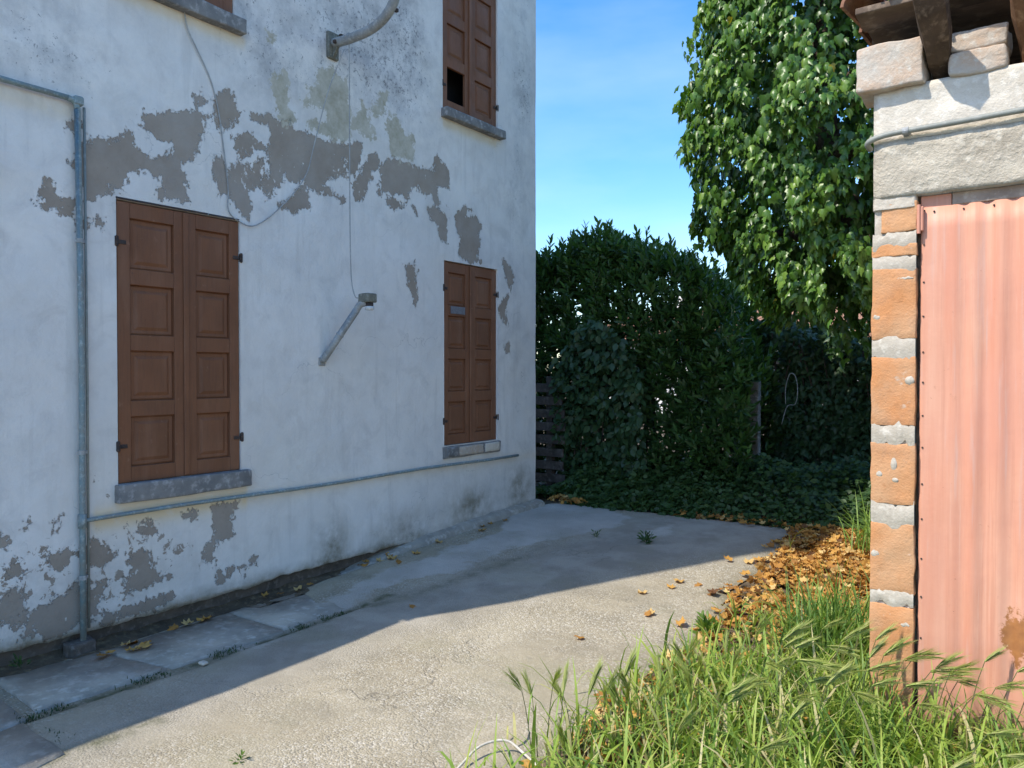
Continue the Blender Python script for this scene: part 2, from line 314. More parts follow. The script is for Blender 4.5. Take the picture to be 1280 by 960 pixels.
def pink_metal():
    m = Mat('faded_pink_corrugated_sheet', 0.55, 0.35)
    v = m.scale((7, 1, 0.35))
    c = m.mix(m.rng(m.noise(2.4, 5, 0.6, v), 0.35, 0.65), (0.60, 0.255, 0.16), (0.66, 0.345, 0.235))
    c = m.mix(m.rng(m.noise(1.7, 6, 0.6), 0.42, 0.62, 0, 0.7), c, (0.57, 0.26, 0.18))
    c = m.mix(m.rng(m.noise(5.5, 7, 0.6, v), 0.58, 0.74, 0, 0.55), c, (0.55, 0.38, 0.33))
    c = m.mix(m.rng(m.noise(30, 6, 0.7), 0.68, 0.73, 0, 0.8), c, (0.33, 0.13, 0.07))
    tc = m.t.nodes.new('ShaderNodeTexCoord'); g_ = m.t.nodes.new('ShaderNodeNewGeometry')
    mp_ = m.t.nodes.new('ShaderNodeMapping'); mp_.inputs['Scale'].default_value = (1, 1, 0.55); m.l(g_.outputs['Position'], mp_.inputs['Vector'])
    d = m.t.nodes.new('ShaderNodeVectorMath'); d.operation = 'DISTANCE'; m.l(mp_.outputs[0], d.inputs[0]); d.inputs[1].default_value = (shx(1276), SY + 0.035, shz(1276, 800) * 0.55)
    c = m.mix(m.rng(m.noise(3.3, 8, 0.7, m.scale((16, 1, 0.22))), 0.54, 0.70, 0, 0.55), c, (0.46, 0.20, 0.13))
    c = m.mix(m.rng(m.noise(3.0, 8, 0.75, m.scale((22, 1, 0.3))), 0.60, 0.72, 0, 0.6), c, (0.70, 0.50, 0.40))
    c = m.mix(m.rng(m.noise(8, 9, 0.75), 0.64, 0.70, 0, 0.7), c, (0.50, 0.24, 0.15))
    rs = m.ma('ADD', d.outputs['Value'], m.ma('MULTIPLY', m.ma('SUBTRACT', m.noise(14, 9, 0.75), 0.5), 0.20))
    c = m.mix(m.rng(rs, 0.05, 0.062, 0.95, 0), c, m.mix(m.noise(30, 6), (0.17, 0.06, 0.022), (0.50, 0.21, 0.06)))
    sx_ = m.t.nodes.new('ShaderNodeSeparateXYZ'); m.l(g_.outputs['Position'], sx_.inputs[0])
    mud = m.rng(m.ma('ADD', sx_.outputs['Z'], m.ma('MULTIPLY', m.ma('SUBTRACT', m.noise(7, 8, 0.7), 0.5), 0.5)), 0.03, 0.22, 0.7, 0); c = m.mix(mud, c, (0.36, 0.22, 0.15))
    m.color(c); m.bump(m.ma('ADD', m.noise(3, 4), m.ma('MULTIPLY', m.noise(60, 5), 0.12)), 0.25, 0.02); return m.m
M['pink'] = pink_metal()
def brickend(): 
    return weathered('mortared_old_brick', (0.47, 0.43, 0.375), (0.50, 0.36, 0.26), (0.56, 0.53, 0.47), sc=8, bump=0.8, bsc=50, bdist=0.008)
M['oldbrick'] = brickend()

def house_paint():
    m = Mat('peeling_white_plaster', 0.9, 0.15)
    n_mid = m.ma('SUBTRACT', m.noise(9.5, 5, 0.68), 0.5); n_f = m.ma('SUBTRACT', m.noise(34, 5, 0.75, m.scale((1, 1, 0.75))), 0.5)
    rag = m.ma('ADD', m.ma('MULTIPLY', n_mid, 0.20), m.ma('MULTIPLY', n_f, 0.15))
    patch = m.rng(m.ma('ADD', m.attr('patch'), rag), -0.0015, 0.0015)
    fleck = m.rng(m.ma('ADD', m.attr('fleck'), m.ma('MULTIPLY', m.ma('SUBTRACT', m.noise(15, 7, 0.68, None, 0.4), 0.5), 1.0)), 0.62, 0.634)
    isle = m.rng(m.ma('ADD', m.noise(19, 7, 0.7, m.scale((1, 1, 0.7)), 0.3), m.attr('isle')), 0.705, 0.715)
    bare = m.ma('MULTIPLY', m.ma('MAXIMUM', patch, fleck), m.ma('SUBTRACT', 1.0, isle))
    ochre = m.rng(m.ma('ADD', m.attr('ochre'), m.ma('MULTIPLY', rag, 1.25)), -0.006, 0.010)
    # white coat with old repairs, grime and streaks
    w = m.mix(m.rng(m.noise(1.6, 6, 0.6), 0.35, 0.65), (0.73, 0.705, 0.675), (0.82, 0.79, 0.75))
    w = m.mix(m.rng(m.noise(4.5, 7, 0.65, None, 0.6), 0.50, 0.68, 0, 0.55), w, (0.60, 0.575, 0.55))
    st = m.scale((1, 5, 0.45)); w = m.mix(m.rng(m.noise(2.6, 7, 0.6, st), 0.54, 0.76, 0, 0.45), w, (0.52, 0.50, 0.475))
    w = m.mix(m.rng(m.noise(0.9, 3, 0.5), 0.48, 0.66, 0, 0.4), w, (0.76, 0.71, 0.63))
    hair = m.rng(m.voro(1.15, 'DISTANCE_TO_EDGE', m.t_dist()), 0.0, 0.0035, 1, 0)
    w = m.mix(m.ma('MULTIPLY', hair, m.rng(m.noise(1.3, 3), 0.52, 0.6, 0, 0.6)), w, (0.34, 0.34, 0.34))
    # mould: cloud and speckle
    mo = m.attr('mold')
    cl = m.ma('MULTIPLY', mo, m.rng(m.noise(5.2, 8, 0.7), 0.40, 0.72))
    w = m.mix(m.ma('MULTIPLY', cl, 0.75), w, (0.22, 0.23, 0.25))
    sp = m.rng(m.ma('ADD', m.noise(34, 7, 0.75), m.ma('MULTIPLY', mo, 0.16)), 0.70, 0.745)
    w = m.mix(m.ma('MULTIPLY', sp, m.rng(mo, 0.02, 0.35, 0, 0.6)), w, (0.09, 0.09, 0.10))
    # damp foot of the wall
    da = m.attr('damp'); df = m.ma('MULTIPLY', da, m.rng(m.noise(5, 8, 0.7), 0.28, 0.62))
    w = m.mix(m.ma('MULTIPLY', df, 0.95), w, (0.21, 0.19, 0.135))
    ye = m.ma('MULTIPLY', m.attr('yellow'), m.rng(m.noise(9, 6), 0.15, 0.45)); w = m.mix(m.ma('MULTIPLY', ye, 0.9), w, (0.76, 0.62, 0.42))
    b = m.mix(m.rng(m.noise(6, 7, 0.65), 0.35, 0.68), (0.310, 0.258, 0.212), (0.375, 0.318, 0.265))
    b = m.mix(m.rng(m.noise(28, 6, 0.7), 0.6, 0.72, 0, 0.5), b, (0.17, 0.145, 0.12)); b = m.mix(m.rng(m.noise(2.2, 5, 0.6), 0.45, 0.62, 0, 0.5), b, (0.40, 0.36, 0.32))
    b = m.mix(m.ma('MULTIPLY', da, 0.45), b, (0.17, 0.155, 0.13))
    oc = m.mix(m.rng(m.noise(11, 8, 0.7), 0.35, 0.65), (0.40, 0.365, 0.28), (0.58, 0.54, 0.45))
    c = m.mix(bare, w, b); c = m.mix(ochre, c, oc); m.color(c)
    h = m.ma('ADD', m.ma('MULTIPLY', m.ma('SUBTRACT', 1.0, m.rng(m.ma('ADD', m.attr('patch'), rag), -0.006, 0.002)), 0.7), m.ma('MULTIPLY', m.noise(4, 6, 0.6), 1.3))
    h = m.ma('ADD', h, m.ma('MULTIPLY', m.noise(70, 5, 0.7), 0.16)); m.bump(h, 0.8, 0.014); return m.m
def t_dist(self):
    n = self.t.nodes.new('ShaderNodeVectorMath'); n.operation = 'ADD'
    t = self.t.nodes.new('ShaderNodeTexNoise'); t.inputs['Scale'].default_value = 3.5; t.inputs['Detail'].default_value = 5; self.l(self.co, t.inputs['Vector'])
    k = self.t.nodes.new('ShaderNodeVectorMath'); k.operation = 'SCALE'; k.inputs['Scale'].default_value = 0.55; self.l(t.outputs['Color'], k.inputs[0])
    self.l(self.co, n.inputs[0]); self.l(k.outputs[0], n.inputs[1]); return n.outputs[0]
Mat.t_dist = t_dist
M['house'] = house_paint()
def yard_mat():
    m = Mat('worn_yard_concrete', 0.92, 0.2)
    n = m.noise(1.1, 7, 0.62); c = m.mix(m.rng(n, 0.35, 0.65), (0.31, 0.265, 0.185), (0.40, 0.35, 0.255))
    c = m.mix(m.rng(m.noise(2.4, 8, 0.65, None, 0.5), 0.46, 0.66, 0, 0.75), c, (0.25, 0.22, 0.16))
    smooth = m.rng(m.ma('ADD', m.attr('screed'), m.ma('MULTIPLY', m.ma('SUBTRACT', m.noise(3.0, 8, 0.65), 0.5), 0.55)), -0.02, 0.05)
    shade_tone = m.mix(m.rng(m.noise(2.6, 8, 0.65), 0.42, 0.60), (0.29, 0.262, 0.215), (0.39, 0.355, 0.295))  # concrete tone for the part of the yard in house shade
    rock = m.voro(95, 'F1', None, 'Color'); sep = m.t.nodes.new('ShaderNodeSeparateColor'); m.l(rock, sep.inputs[0])
    agg = m.rng(sep.outputs[0], 0.55, 1.0, 0, 0.62)
    expo = m.rng(m.noise(1.9, 6, 0.6), 0.36, 0.60, 0.15, 1.0)
    c = m.mix(m.ma('MULTIPLY', agg, expo), c, (0.62, 0.58, 0.50))
    dk = m.rng(sep.outputs[1], 0.80, 1.0, 0, 0.6); c = m.mix(m.ma('MULTIPLY', dk, expo), c, (0.17, 0.15, 0.125))
    c = m.mix(m.attr('tar'), c, shade_tone)  # paints that tone in where the house shadow falls
    c = m.mix(smooth, c, m.mix(m.rng(m.noise(2.2, 7, 0.6), 0.4, 0.65), (0.43, 0.395, 0.34), (0.53, 0.495, 0.435)))
    c = m.mix(m.rng(m.noise(7, 8, 0.7), 0.60, 0.72, 0, 0.5), c, (0.19, 0.18, 0.15)); c = m.mix(m.rng(m.noise(1.4, 6, 0.6), 0.52, 0.68, 0, 0.4), c, (0.27, 0.255, 0.165))
    gr = m.ma('MULTIPLY', m.attr('moss'), m.rng(m.noise(9, 7, 0.7), 0.35, 0.58)); c = m.mix(gr, c, (0.085, 0.09, 0.045))
    crack = m.rng(m.voro(0.55, 'DISTANCE_TO_EDGE', m.t_dist()), 0.0, 0.0035, 1, 0)
    c = m.mix(m.ma('MULTIPLY', crack, m.rng(m.noise(0.8, 3), 0.54, 0.64, 0, 0.5)), c, (0.10, 0.09, 0.075))
    m.color(c)
    h = m.ma('ADD', m.ma('MULTIPLY', m.voro(95), m.ma('MULTIPLY', expo, -0.8)), m.ma('MULTIPLY', m.noise(130, 4, 0.7), 0.35))
    h = m.ma('ADD', h, m.ma('MULTIPLY', m.noise(18, 6, 0.65), 0.9)); h = m.ma('SUBTRACT', h, m.ma('MULTIPLY', crack, 0.5))
    m.bump(h, 0.7, 0.011); return m.m
M['yard'] = yard_mat()
M['slab'] = weathered('path_slab_concrete', (0.44, 0.395, 0.325), (0.28, 0.26, 0.22), (0.52, 0.485, 0.425), sc=4, bump=0.6, bsc=70)
M['soil'] = weathered('garden_soil', (0.16, 0.12, 0.075), (0.08, 0.06, 0.04), (0.25, 0.19, 0.11), sc=5, bump=1.0, bsc=30, bdist=0.02)

# ================================================================== the setting
def sheet(name, x0, x1, y0, y1, n, mat, zf, kind='structure'):
    xs = np.linspace(x0, x1, n[0]); ys = np.linspace(y0, y1, n[1])
    V = [(x, y, zf(x, y)) for y in ys for x in xs]; w = n[0]
    F = [(j * w + i, j * w + i + 1, (j + 1) * w + i + 1, (j + 1) * w + i) for j in range(n[1] - 1) for i in range(w - 1)]
    o = build(name, (V, F), mat, None, True, (0, 0, 0)); o['kind'] = kind; return o
def axis_pts(lo, hi, fine0, fine1, step):
    a = np.arange(fine0, fine1 + 1e-6, step); far = np.array([3, 8, 20, 50, 120, 300, 700.])
    return np.concatenate([(fine0 - far[::-1])[fine0 - far[::-1] > lo - 1], a, fine1 + far[fine1 + far < hi + 1]])
gxs = axis_pts(-800, 800, -8, 4, 0.15); gys = axis_pts(-800, 800, -2, 14, 0.15)
V = []
for y in gys:
    for x in gxs:
        h = g(y) - 0.03
        if -8 < x < 4 and -2 < y < 14: h += 0.022 * noise.noise(Vector((x * 1.7, y * 1.7, 3))) + 0.01 * noise.noise(Vector((x * 6, y * 6, 1)))
        if x > -1.75 and y < 7: h += 0.028
        V.append((x, y, h))
w = len(gxs)
ground = build('ground', (V, [(j * w + i, j * w + i + 1, (j + 1) * w + i + 1, (j + 1) * w + i) for j in range(len(gys) - 1) for i in range(w - 1)]), M['soil'], None, True, (0, 0, 0))
ground['kind'] = 'structure'

def seg_sdf(PY, PZ, poly):
    """signed distance (inside positive) of points to a polygon"""
    P = np.array(poly); Q = np.roll(P, -1, 0); d = np.full(PY.shape, 1e9); ins = np.zeros(PY.shape, bool)
    for (ay, az), (by, bz) in zip(P, Q):
        ey, ez = by - ay, bz - az; L = ey * ey + ez * ez + 1e-12
        t = np.clip(((PY - ay) * ey + (PZ - az) * ez) / L, 0, 1)
        d = np.minimum(d, np.hypot(PY - ay - t * ey, PZ - az - t * ez))
        c = ((az > PZ) != (bz > PZ)) & (PY < (by - ay) * (PZ - az) / (bz - az + 1e-12) + ay); ins ^= c
    return np.where(ins, d, -d)
def attr(me, name, vals):
    a = me.attributes.new(name, 'FLOAT', 'POINT'); a.data.foreach_set('value', np.asarray(vals, np.float32))

# yard: one worn concrete sheet between the house and the grass
def yard_edge(y): return -1.72 + 0.10 * noise.noise(Vector((y * 1.1, 0, 5))) + 0.05 * noise.noise(Vector((y * 4, 0, 9))) - (0.12 if y > 5 else 0)
def yard_back(x): return 7.22 + 0.10 * (x + 4.6) / 2.6 + 0.07 * noise.noise(Vector((x * 1.6, 2, 5))) + 0.03 * noise.noise(Vector((x * 6, 2, 5)))
NU, NV = 90, 230; V = []
for j in range(NV):
    v = j / (NV - 1)
    for i in range(NU):
        u = i / (NU - 1); x0 = -4.52; y = -2.5 + v * 9.7; x = x0 + u * (yard_edge(y) - x0); y = -2.5 + v * (yard_back(x) + 2.5)
        e = min(1, (1 - u) * 12, (1 - v) * 25)
        z = g(y) + 0.010 + 0.007 * noise.noise(Vector((x * 1.3, y * 1.3, 0))) + 0.0035 * noise.noise(Vector((x * 5, y * 5, 4))) - 0.03 * (1 - e) ** 2
        if x < -3.80 and y < 3.9: z -= 0.020 * min(1, (3.9 - y) * 3) 
        V.append((x, y, z))
F = [(j * NU + i, j * NU + i + 1, (j + 1) * NU + i + 1, (j + 1) * NU + i) for j in range(NV - 1) for i in range(NU - 1)]
yard = build('yard_pavement', (V, F), M['yard'], None, True, (0, 0, 0)); yard['kind'] = 'structure'
YX = np.array([v[0] for v in V]); YY = np.array([v[1] for v in V])
def gpoly(pts, z=0.08): return [gp(a, b, z) for a, b in pts]
scr = np.full(len(V), -5.0)
for pl in ([(600, 676), (668, 640), (740, 640), (790, 655), (775, 668), (720, 678), (640, 690), (560, 712), (480, 726), (380, 768), (330, 770), (470, 712)],
           [(840, 668), (800, 676), (790, 682), (835, 680)], [(230, 800), (300, 775), (420, 750), (380, 775), (300, 800)]):
    scr = np.maximum(scr, seg_sdf(YX, YY, gpoly(pl)))
attr(yard.data, 'screed', np.clip(scr, -0.6, 0.6))
house_shade = seg_sdf(YX, YY, gpoly([(330, 770), (620, 700), (800, 655), (1040, 655), (1040, 695), (860, 712), (640, 750), (480, 790), (330, 850), (60, 960), (-60, 960), (180, 850)]))  # outline of the house's cast shadow, used to tint the concrete
attr(yard.data, 'tar', np.clip(house_shade / 0.5 + 0.35, 0, 1))
mo = np.clip(1 - np.abs(YX + 3.86) / 0.07, 0, 1) * (YY < 3.9) * 1.0
mo = np.maximum(mo, np.clip(1 - np.abs(YX + 3.35) / 0.10, 0, 1) * (YY < 1.9) * 0.8)
mo = np.maximum(mo, np.clip((YX - np.array([yard_edge(y) for y in YY]) + 0.16) / 0.16, 0, 1) * 0.6)
mo = np.maximum(mo, 0.55 * np.clip(1 - np.abs(YX + 3.72 - 0.13 * (YY - 4)) / 0.10, 0, 1) * (YY > 3.6) * (YY < 5.2))
attr(yard.data, 'moss', mo)
V = []; nx2, ny2 = 60, 50
for j in range(ny2):
    for i in range(nx2):
        x = -1.80 + 12 * i / (nx2 - 1); y = -14 + 15.6 * j / (ny2 - 1) + (0.15 * noise.noise(Vector((x * 1.3, 0, 2))) if j == ny2 - 1 else 0)
        V.append((x, y, 0.014 + 0.006 * noise.noise(Vector((x * 1.3, y * 1.3, 0)))))
bounce = build('driveway', (V, [(j * nx2 + i, j * nx2 + i + 1, (j + 1) * nx2 + i + 1, (j + 1) * nx2 + i) for j in range(ny2 - 1) for i in range(nx2 - 1)]), M['yard'], None, True, (0, 0, 0)); bounce['kind'] = 'structure'  # unseen pale sheet, added to bounce sunlight onto the house wall
for k_ in ('screed', 'tar', 'moss'): attr(bounce.data, k_, np.full(len(V), -0.6 if k_ == 'screed' else 0.0))
# path slabs along the wall: pieces of a path
path = bpy.data.objects.new('path', None); COL.objects.link(path); place(path, (-4.2, 2, 0)); path['kind'] = 'structure'
def slab(poly, z0, z1, seed):
    bm = bmesh.new(); pts = []
    for (a, b), (c, d) in zip(poly, poly[1:] + poly[:1]):
        n = max(2, int(math.hypot(c - a, d - b) / 0.06))
        for k in range(n):
            x, y = a + (c - a) * k / n, b + (d - b) * k / n
            pts.append((x + (0.016 if x > -4.4 else 0.045) * noise.noise(Vector((x * 7, y * 7, seed))), y + 0.016 * noise.noise(Vector((x * 7, y * 7, seed + 9)))))
    vs = [bm.verts.new((x, y, z1 + 0.004 * noise.noise(Vector((x * 9, y * 9, 2))))) for x, y in pts]; f = bm.faces.new(vs)
    r = bmesh.ops.inset_region(bm, faces=[f], thickness=0.014, depth=0.009)
    ed = [e for e in bm.edges if e.is_boundary]; ex = bmesh.ops.extrude_edge_only(bm, edges=ed)
    for e in ex['geom']:
        if isinstance(e, bmesh.types.BMVert): e.co.z = z0
    bmesh.ops.recalc_face_normals(bm, faces=bm.faces)
    bm.verts.index_update(); out = ([v.co.copy() for v in bm.verts], [tuple(v.index for v in f.verts) for f in bm.faces]); bm.free()
    return build('slab', out, M['slab'], path, True)
slab([(-4.5, 1.66), (-3.92, 1.62), (-3.90, 2.26), (-4.48, 2.16)], -0.05, 0.004, 1)
slab([(-4.48, 2.18), (-3.90, 2.28), (-3.92, 3.02), (-4.5, 3.02)], -0.05, 0.0, 2)
slab([(-4.5, 3.04), (-3.92, 3.04), (-3.95, 3.86), (-4.5, 3.90)], -0.05, 0.0, 3)
slab([(-4.5, 0.75), (-3.80, 0.80), (-3.86, 1.55), (-4.5, 1.58)], -0.05, 0.004, 4)
slab([(-3.75, 0.85), (-3.22, 0.9), (-3.36, 1.50), (-3.80, 1.50)], -0.05, 0.018, 5)
slab([(-4.5, -0.4), (-3.82, -0.4), (-3.82, 0.72), (-4.5, 0.70)], -0.05, 0.008, 6)
slab([(-3.78, -0.5), (-3.2, -0.4), (-3.22, 0.84), (-3.76, 0.80)], -0.05, 0.017, 7)

# ================================================================== the house
H = 7.3; Y0, Y1 = 1.37, wp(669.5, 400)[0]
house = thing('house', 'two storey house with peeling white plaster and brown shutters', 'house', (WX, 4.1, 0))
WIN = {}
def win(name, l, r, top, bot):     # pixel sides and the shutter's top and bottom at its left side
    y0, zt = wp(l, top); zb = wp(l, bot)[1]; y1 = wp(r, top)[0]; WIN[name] = (y0, y1, zb, zt)
win('low_near', 144.5, 299, 248, 606); win('low_far', 554.5, 621.5, 325, 557.5)
y0, y1, zb, zt = WIN['low_far']; up_z = wp(554.5, 135)[1]; WIN['up_far'] = (wp(553, 90)[0], y1, up_z, up_z + 1.7)
y0, y1, zb, zt = WIN['low_near']; WIN['up_near'] = (wp(292, 10)[0] - 0.86, wp(292, 10)[0], up_z, up_z + 1.7)
# plaster skin: a fine grid with window openings
def lines(lo, hi, step, cuts):
    a = list(np.arange(lo, hi, step)) + [hi]
    for c in cuts:
        k = int(np.argmin([abs(q - c) for q in a])); a[k] = c
    return sorted(set(a))
yl = lines(Y0, Y1, 0.026, [w_[0] for w_ in WIN.values()] + [w_[1] for w_ in WIN.values()])
zl = lines(0.10, H, 0.026, [w_[2] for w_ in WIN.values()] + [w_[3] for w_ in WIN.values()])
def relief(y, z): return 0.009 * noise.noise(Vector((y * 1.3, z * 1.3, 0))) + 0.003 * noise.noise(Vector((y * 5, z * 5, 7)))
V = []
for j, z in enumerate(zl):
    for y in yl:
        zz = z; xx = WX + relief(y, z)
        if j == 0: zz = 0.10 + 0.014 * math.sin(y * 2) + 0.02 * noise.noise(Vector((y * 3.5, 0, 3))) + 0.012 * noise.noise(Vector((y * 14, 0, 3))) + 0.05 * max(0, (y - 3.4) / 3.4); xx -= 0.004
        V.append((xx, y, zz))
n0 = len(V); W_ = len(yl); F = []
for j in range(len(zl) - 1):
    for i in range(W_ - 1):
        cy, cz = (yl[i] + yl[i + 1]) / 2, (zl[j] + zl[j + 1]) / 2
        if any(a < cy < b and c < cz < d for a, b, c, d in WIN.values()): continue
        F.append((j * W_ + i, j * W_ + i + 1, (j + 1) * W_ + i + 1, (j + 1) * W_ + i))
for i in range(W_): V.append((WX - 0.07, V[i][1], V[i][2] + 0.006))        # broken lower lip of the plaster
for i in range(W_ - 1): F.append((n0 + i, n0 + i + 1, i + 1, i))
wall = build('wall', (V, F), M['house'], house, True)
A = np.array(V); PY, PZ = A[:, 1], A[:, 2]
def Z(ox, oy, pts, s=3.2): return [wp(ox + a / s, oy + b / s) for a, b in pts]
patches = [
 Z(0, 0, [(330,500),(335,570),(440,560),(480,550),(490,525),(520,530),(525,590),(560,605),(590,640),(640,625),(690,620),(700,575),(640,560),(590,520),(575,480),(580,440),(640,450),(700,450),(745,445),(790,430),(820,470),(820,520),(790,570),(765,650),(740,665),(720,650),(705,660),(715,690),(740,690),(750,750),(755,815),(690,800),(645,790),(640,700),(620,700),(590,680),(560,675),(530,700),(490,745),(440,755),(410,785),(360,790),(340,760),(340,720),(300,690),(270,670),(270,630),(310,625),(320,560),(280,510),(275,480),(310,490)]),
 Z(0, 0, [(785,420),(780,395),(805,375),(812,400),(800,425)]),
 Z(0, 0, [(865,380),(910,365),(935,400),(955,450),(945,505),(920,495),(895,515),(865,510),(860,440)]),
 Z(0, 0, [(160,820),(185,770),(190,740),(205,730),(215,765),(250,785),(290,810),(295,850),(270,880),(240,855),(200,840)]),
 Z(0, 0, [(300,890),(340,880),(358,900),(335,920),(305,915)]), Z(0, 0, [(383,900),(392,868),(412,870),(410,910)]),
 Z(0, 0, [(945,545),(1000,535),(1030,570),(1055,585),(1020,610),(965,620),(945,580)]),
 Z(0, 0, [(855,650),(890,615),(915,700),(905,775),(875,770)]),
 Z(0, 0, [(920,670),(960,655),(1020,670),(1060,650),(1070,700),(1040,740),(1000,760),(1010,830),(990,875),(960,830),(925,800)]),
 Z(300, 0, [(55,470),(95,465),(120,455),(150,490),(200,500),(225,520),(280,535),(340,560),(440,575),(475,570),(490,610),(480,640),(460,700),(430,680),(410,640),(415,690),(350,720),(340,710),(330,740),(425,800),(400,812),(350,780),(290,760),(280,735),(250,700),(220,730),(180,700),(150,740),(120,730),(120,500),(80,490)]),
 Z(300, 0, [(0,535),(50,540),(85,580),(60,610),(0,620)]), Z(300, 0, [(78,650),(102,645),(112,700),(135,780),(110,795),(85,750)]),
 Z(300, 0, [(450,700),(490,690),(510,620),(540,615),(555,650),(530,690),(515,740),(480,800),(455,810),(450,750)]),
 Z(300, 0, [(560,660),(600,640),(650,640),(690,660),(780,680),(790,630),(830,670),(842,710),(835,755),(805,755),(780,740),(790,790),(803,810),(780,820),(765,780),(690,745),(670,795),(650,770),(560,770)]),
 Z(300, 0, [(583,800),(610,788),(655,820),(630,842),(600,825)]), Z(300, 0, [(688,830),(708,823),(708,857),(690,852)]),
 Z(300, 0, [(755,850),(780,828),(800,855),(832,865),(828,910),(822,965),(798,965),(795,900),(760,880)]),
 Z(300, 0, [(863,870),(900,822),(928,840),(895,855),(900,880),(940,875),(962,900),(958,980),(950,1030),(962,1055),(910,1045),(870,1040),(880,980)]),
 Z(300, 0, [(165,825),(220,770),(265,733),(277,838),(200,842)]),
 Z(340, 280, [(588,190),(632,172),(644,210),(634,375),(620,300),(600,250)], 3.556),
 Z(340, 280, [(1028,165),(1062,190),(1073,240),(1060,285),(1040,240)], 3.556), Z(340, 280, [(1018,345),(1047,322),(1042,370),(1032,410),(1042,445),(1018,430),(1008,380)], 3.556),
 Z(340, 280, [(1040,540),(1055,530),(1058,570),(1046,575)], 3.556),
 Z(0, 500, [(330,600),(390,565),(420,600),(468,620),(450,650),(390,680),(340,650)]),
 Z(0, 500, [(520,610),(600,605),(600,670),(640,700),(672,710),(640,735),(560,750),(500,760),(480,700),(540,680)]),
 Z(0, 500, [(545,500),(590,480),(612,510),(590,555),(550,530)]),
 Z(0, 500, [(845,430),(890,415),(942,410),(930,500),(942,540),(880,570),(855,600),(857,658),(813,650),(815,610),(840,570),(860,520)]),
 Z(0, 500, [(963,660),(1022,630),(1022,660),(980,698)]), Z(0, 500, [(868,700),(910,690),(927,673),(915,712),(880,732)]), Z(0, 500, [(743,462),(775,433),(797,460),(760,477)]),
 Z(0, 500, [(173,625),(240,610),(272,580),(277,650),(220,682),(190,660)]), Z(0, 500, [(8,717),(40,648),(62,655),(92,690),(50,707)]),
 Z(0, 500, [(83,502),(105,473),(122,510),(100,532)]), Z(0, 500, [(183,490),(232,483),(232,512),(190,512)]), Z(0, 500, [(-40,545),(30,560),(20,592),(-40,592)]),
 Z(0, 500, [(110,860),(200,800),(290,760),(330,755),(330,890),(250,930),(90,960),(130,900)]), Z(0, 500, [(330,745),(422,733),(427,780),(390,820),(420,850),(350,885),(328,870)]),
 Z(0, 500, [(-60,800),(90,798),(112,860),(60,905),(-60,900)]), Z(0, 500, [(40,770),(58,755),(72,772),(55,790)]),
 Z(0, 500, [(400,880),(470,850),(560,815),(650,780),(700,775),(600,845),(480,880),(400,905)]),
]
ochres = [Z(300, 0, p) for p in ([(118,340),(140,292),(182,288),(192,350),(192,420),(222,480),(190,502),(150,470),(145,400)],
 [(250,390),(290,350),(320,280),(370,268),(400,300),(432,350),(442,440),(442,565),(400,578),(340,545),(280,522),(265,480),(300,468),(340,490),(345,450),(310,420),(258,425)],
 [(440,480),(490,420),(512,470),(532,520),(542,562),(500,547),(470,520)], [(588,480),(602,458),(642,490),(652,540),(692,550),(692,645),(640,642),(605,610),(590,560)], [(528,442),(560,380),(592,373),(592,402),(560,430),(540,462)],
 [(105,115),(122,108),(137,135),(120,165)])]
low = PZ < 5.2
def field(polys):
    d = np.full(len(V), -1.0)
    for p in polys: d[low] = np.maximum(d[low], seg_sdf(PY[low], PZ[low], p))
    return np.clip(d, -0.3, 0.3)
me = wall.data
attr(me, 'patch', field(patches) + 0.004); attr(me, 'ochre', field(ochres) + 0.004)
def blob(px, py, ry, rz):
    cy, cz = wp(px, py); return np.exp(-(((PY - cy) / ry) ** 2 + ((PZ - cz) / rz) ** 2))
mold = 0.9 * blob(450, 60, 0.8, 0.6) + 0.7 * blob(510, 60, 0.25, 0.5) + 0.9 * blob(655, 120, 0.16, 0.35) + 0.5 * blob(650, 20, 0.2, 0.5) + 0.45 * blob(20, 40, 0.3, 0.3) + 0.40 * blob(330, 95, 0.3, 0.3) + 0.35 * blob(85, 80, 0.25, 0.2) \
     + 0.5 * blob(645, 240, 0.2, 0.5) + 0.25 * blob(640, 400, 0.3, 0.7) + 0.45 * blob(300, 10, 0.4, 0.3) + 0.15 * blob(100, 20, 0.5, 0.4) + 0.13
attr(me, 'mold', np.clip(mold, 0, 1))
foot = np.array([0.10 + 0.05 * max(0, (y - 3.4) / 3.4) for y in PY])
damp = np.clip(1 - (PZ - foot) / 0.10, 0, 1) + 1.0 * blob(415, 685, 0.16, 0.22) + 0.8 * blob(500, 660, 0.3, 0.13) + 0.95 * blob(590, 632, 0.38, 0.17) + 1.0 * blob(650, 615, 0.24, 0.26) + 0.35 * blob(60, 760, 0.9, 0.18)
attr(me, 'damp', np.clip(damp, 0, 1))
fl = 0.27 * blob(30, 730, 0.7, 0.36) + 0.24 * blob(190, 690, 0.6, 0.22) + 0.30 * blob(325, 220, 0.36, 0.30) + 0.28 * blob(440, 225, 0.5, 0.22) + 0.20 * blob(130, 600, 0.2, 0.2) + 0.20 * blob(645, 595, 0.25, 0.2) + 0.22 * blob(15, 790, 0.8, 0.2) + 0.25 * blob(555, 265, 0.28, 0.2) + 0.18 * blob(630, 370, 0.15, 0.3) + 0.25 * blob(470, 135, 0.45, 0.28) + 0.14 * blob(200, 130, 0.5, 0.2)
attr(me, 'isle', 0.125 * blob(325, 225, 0.34, 0.30) + 0.10 * blob(435, 225, 0.40, 0.22) + 0.04 * blob(540, 240, 0.3, 0.2) + 0.05 * blob(100, 720, 0.9, 0.4))
attr(me, 'fleck', 0.16 + np.minimum(1.45 * fl, 0.40))
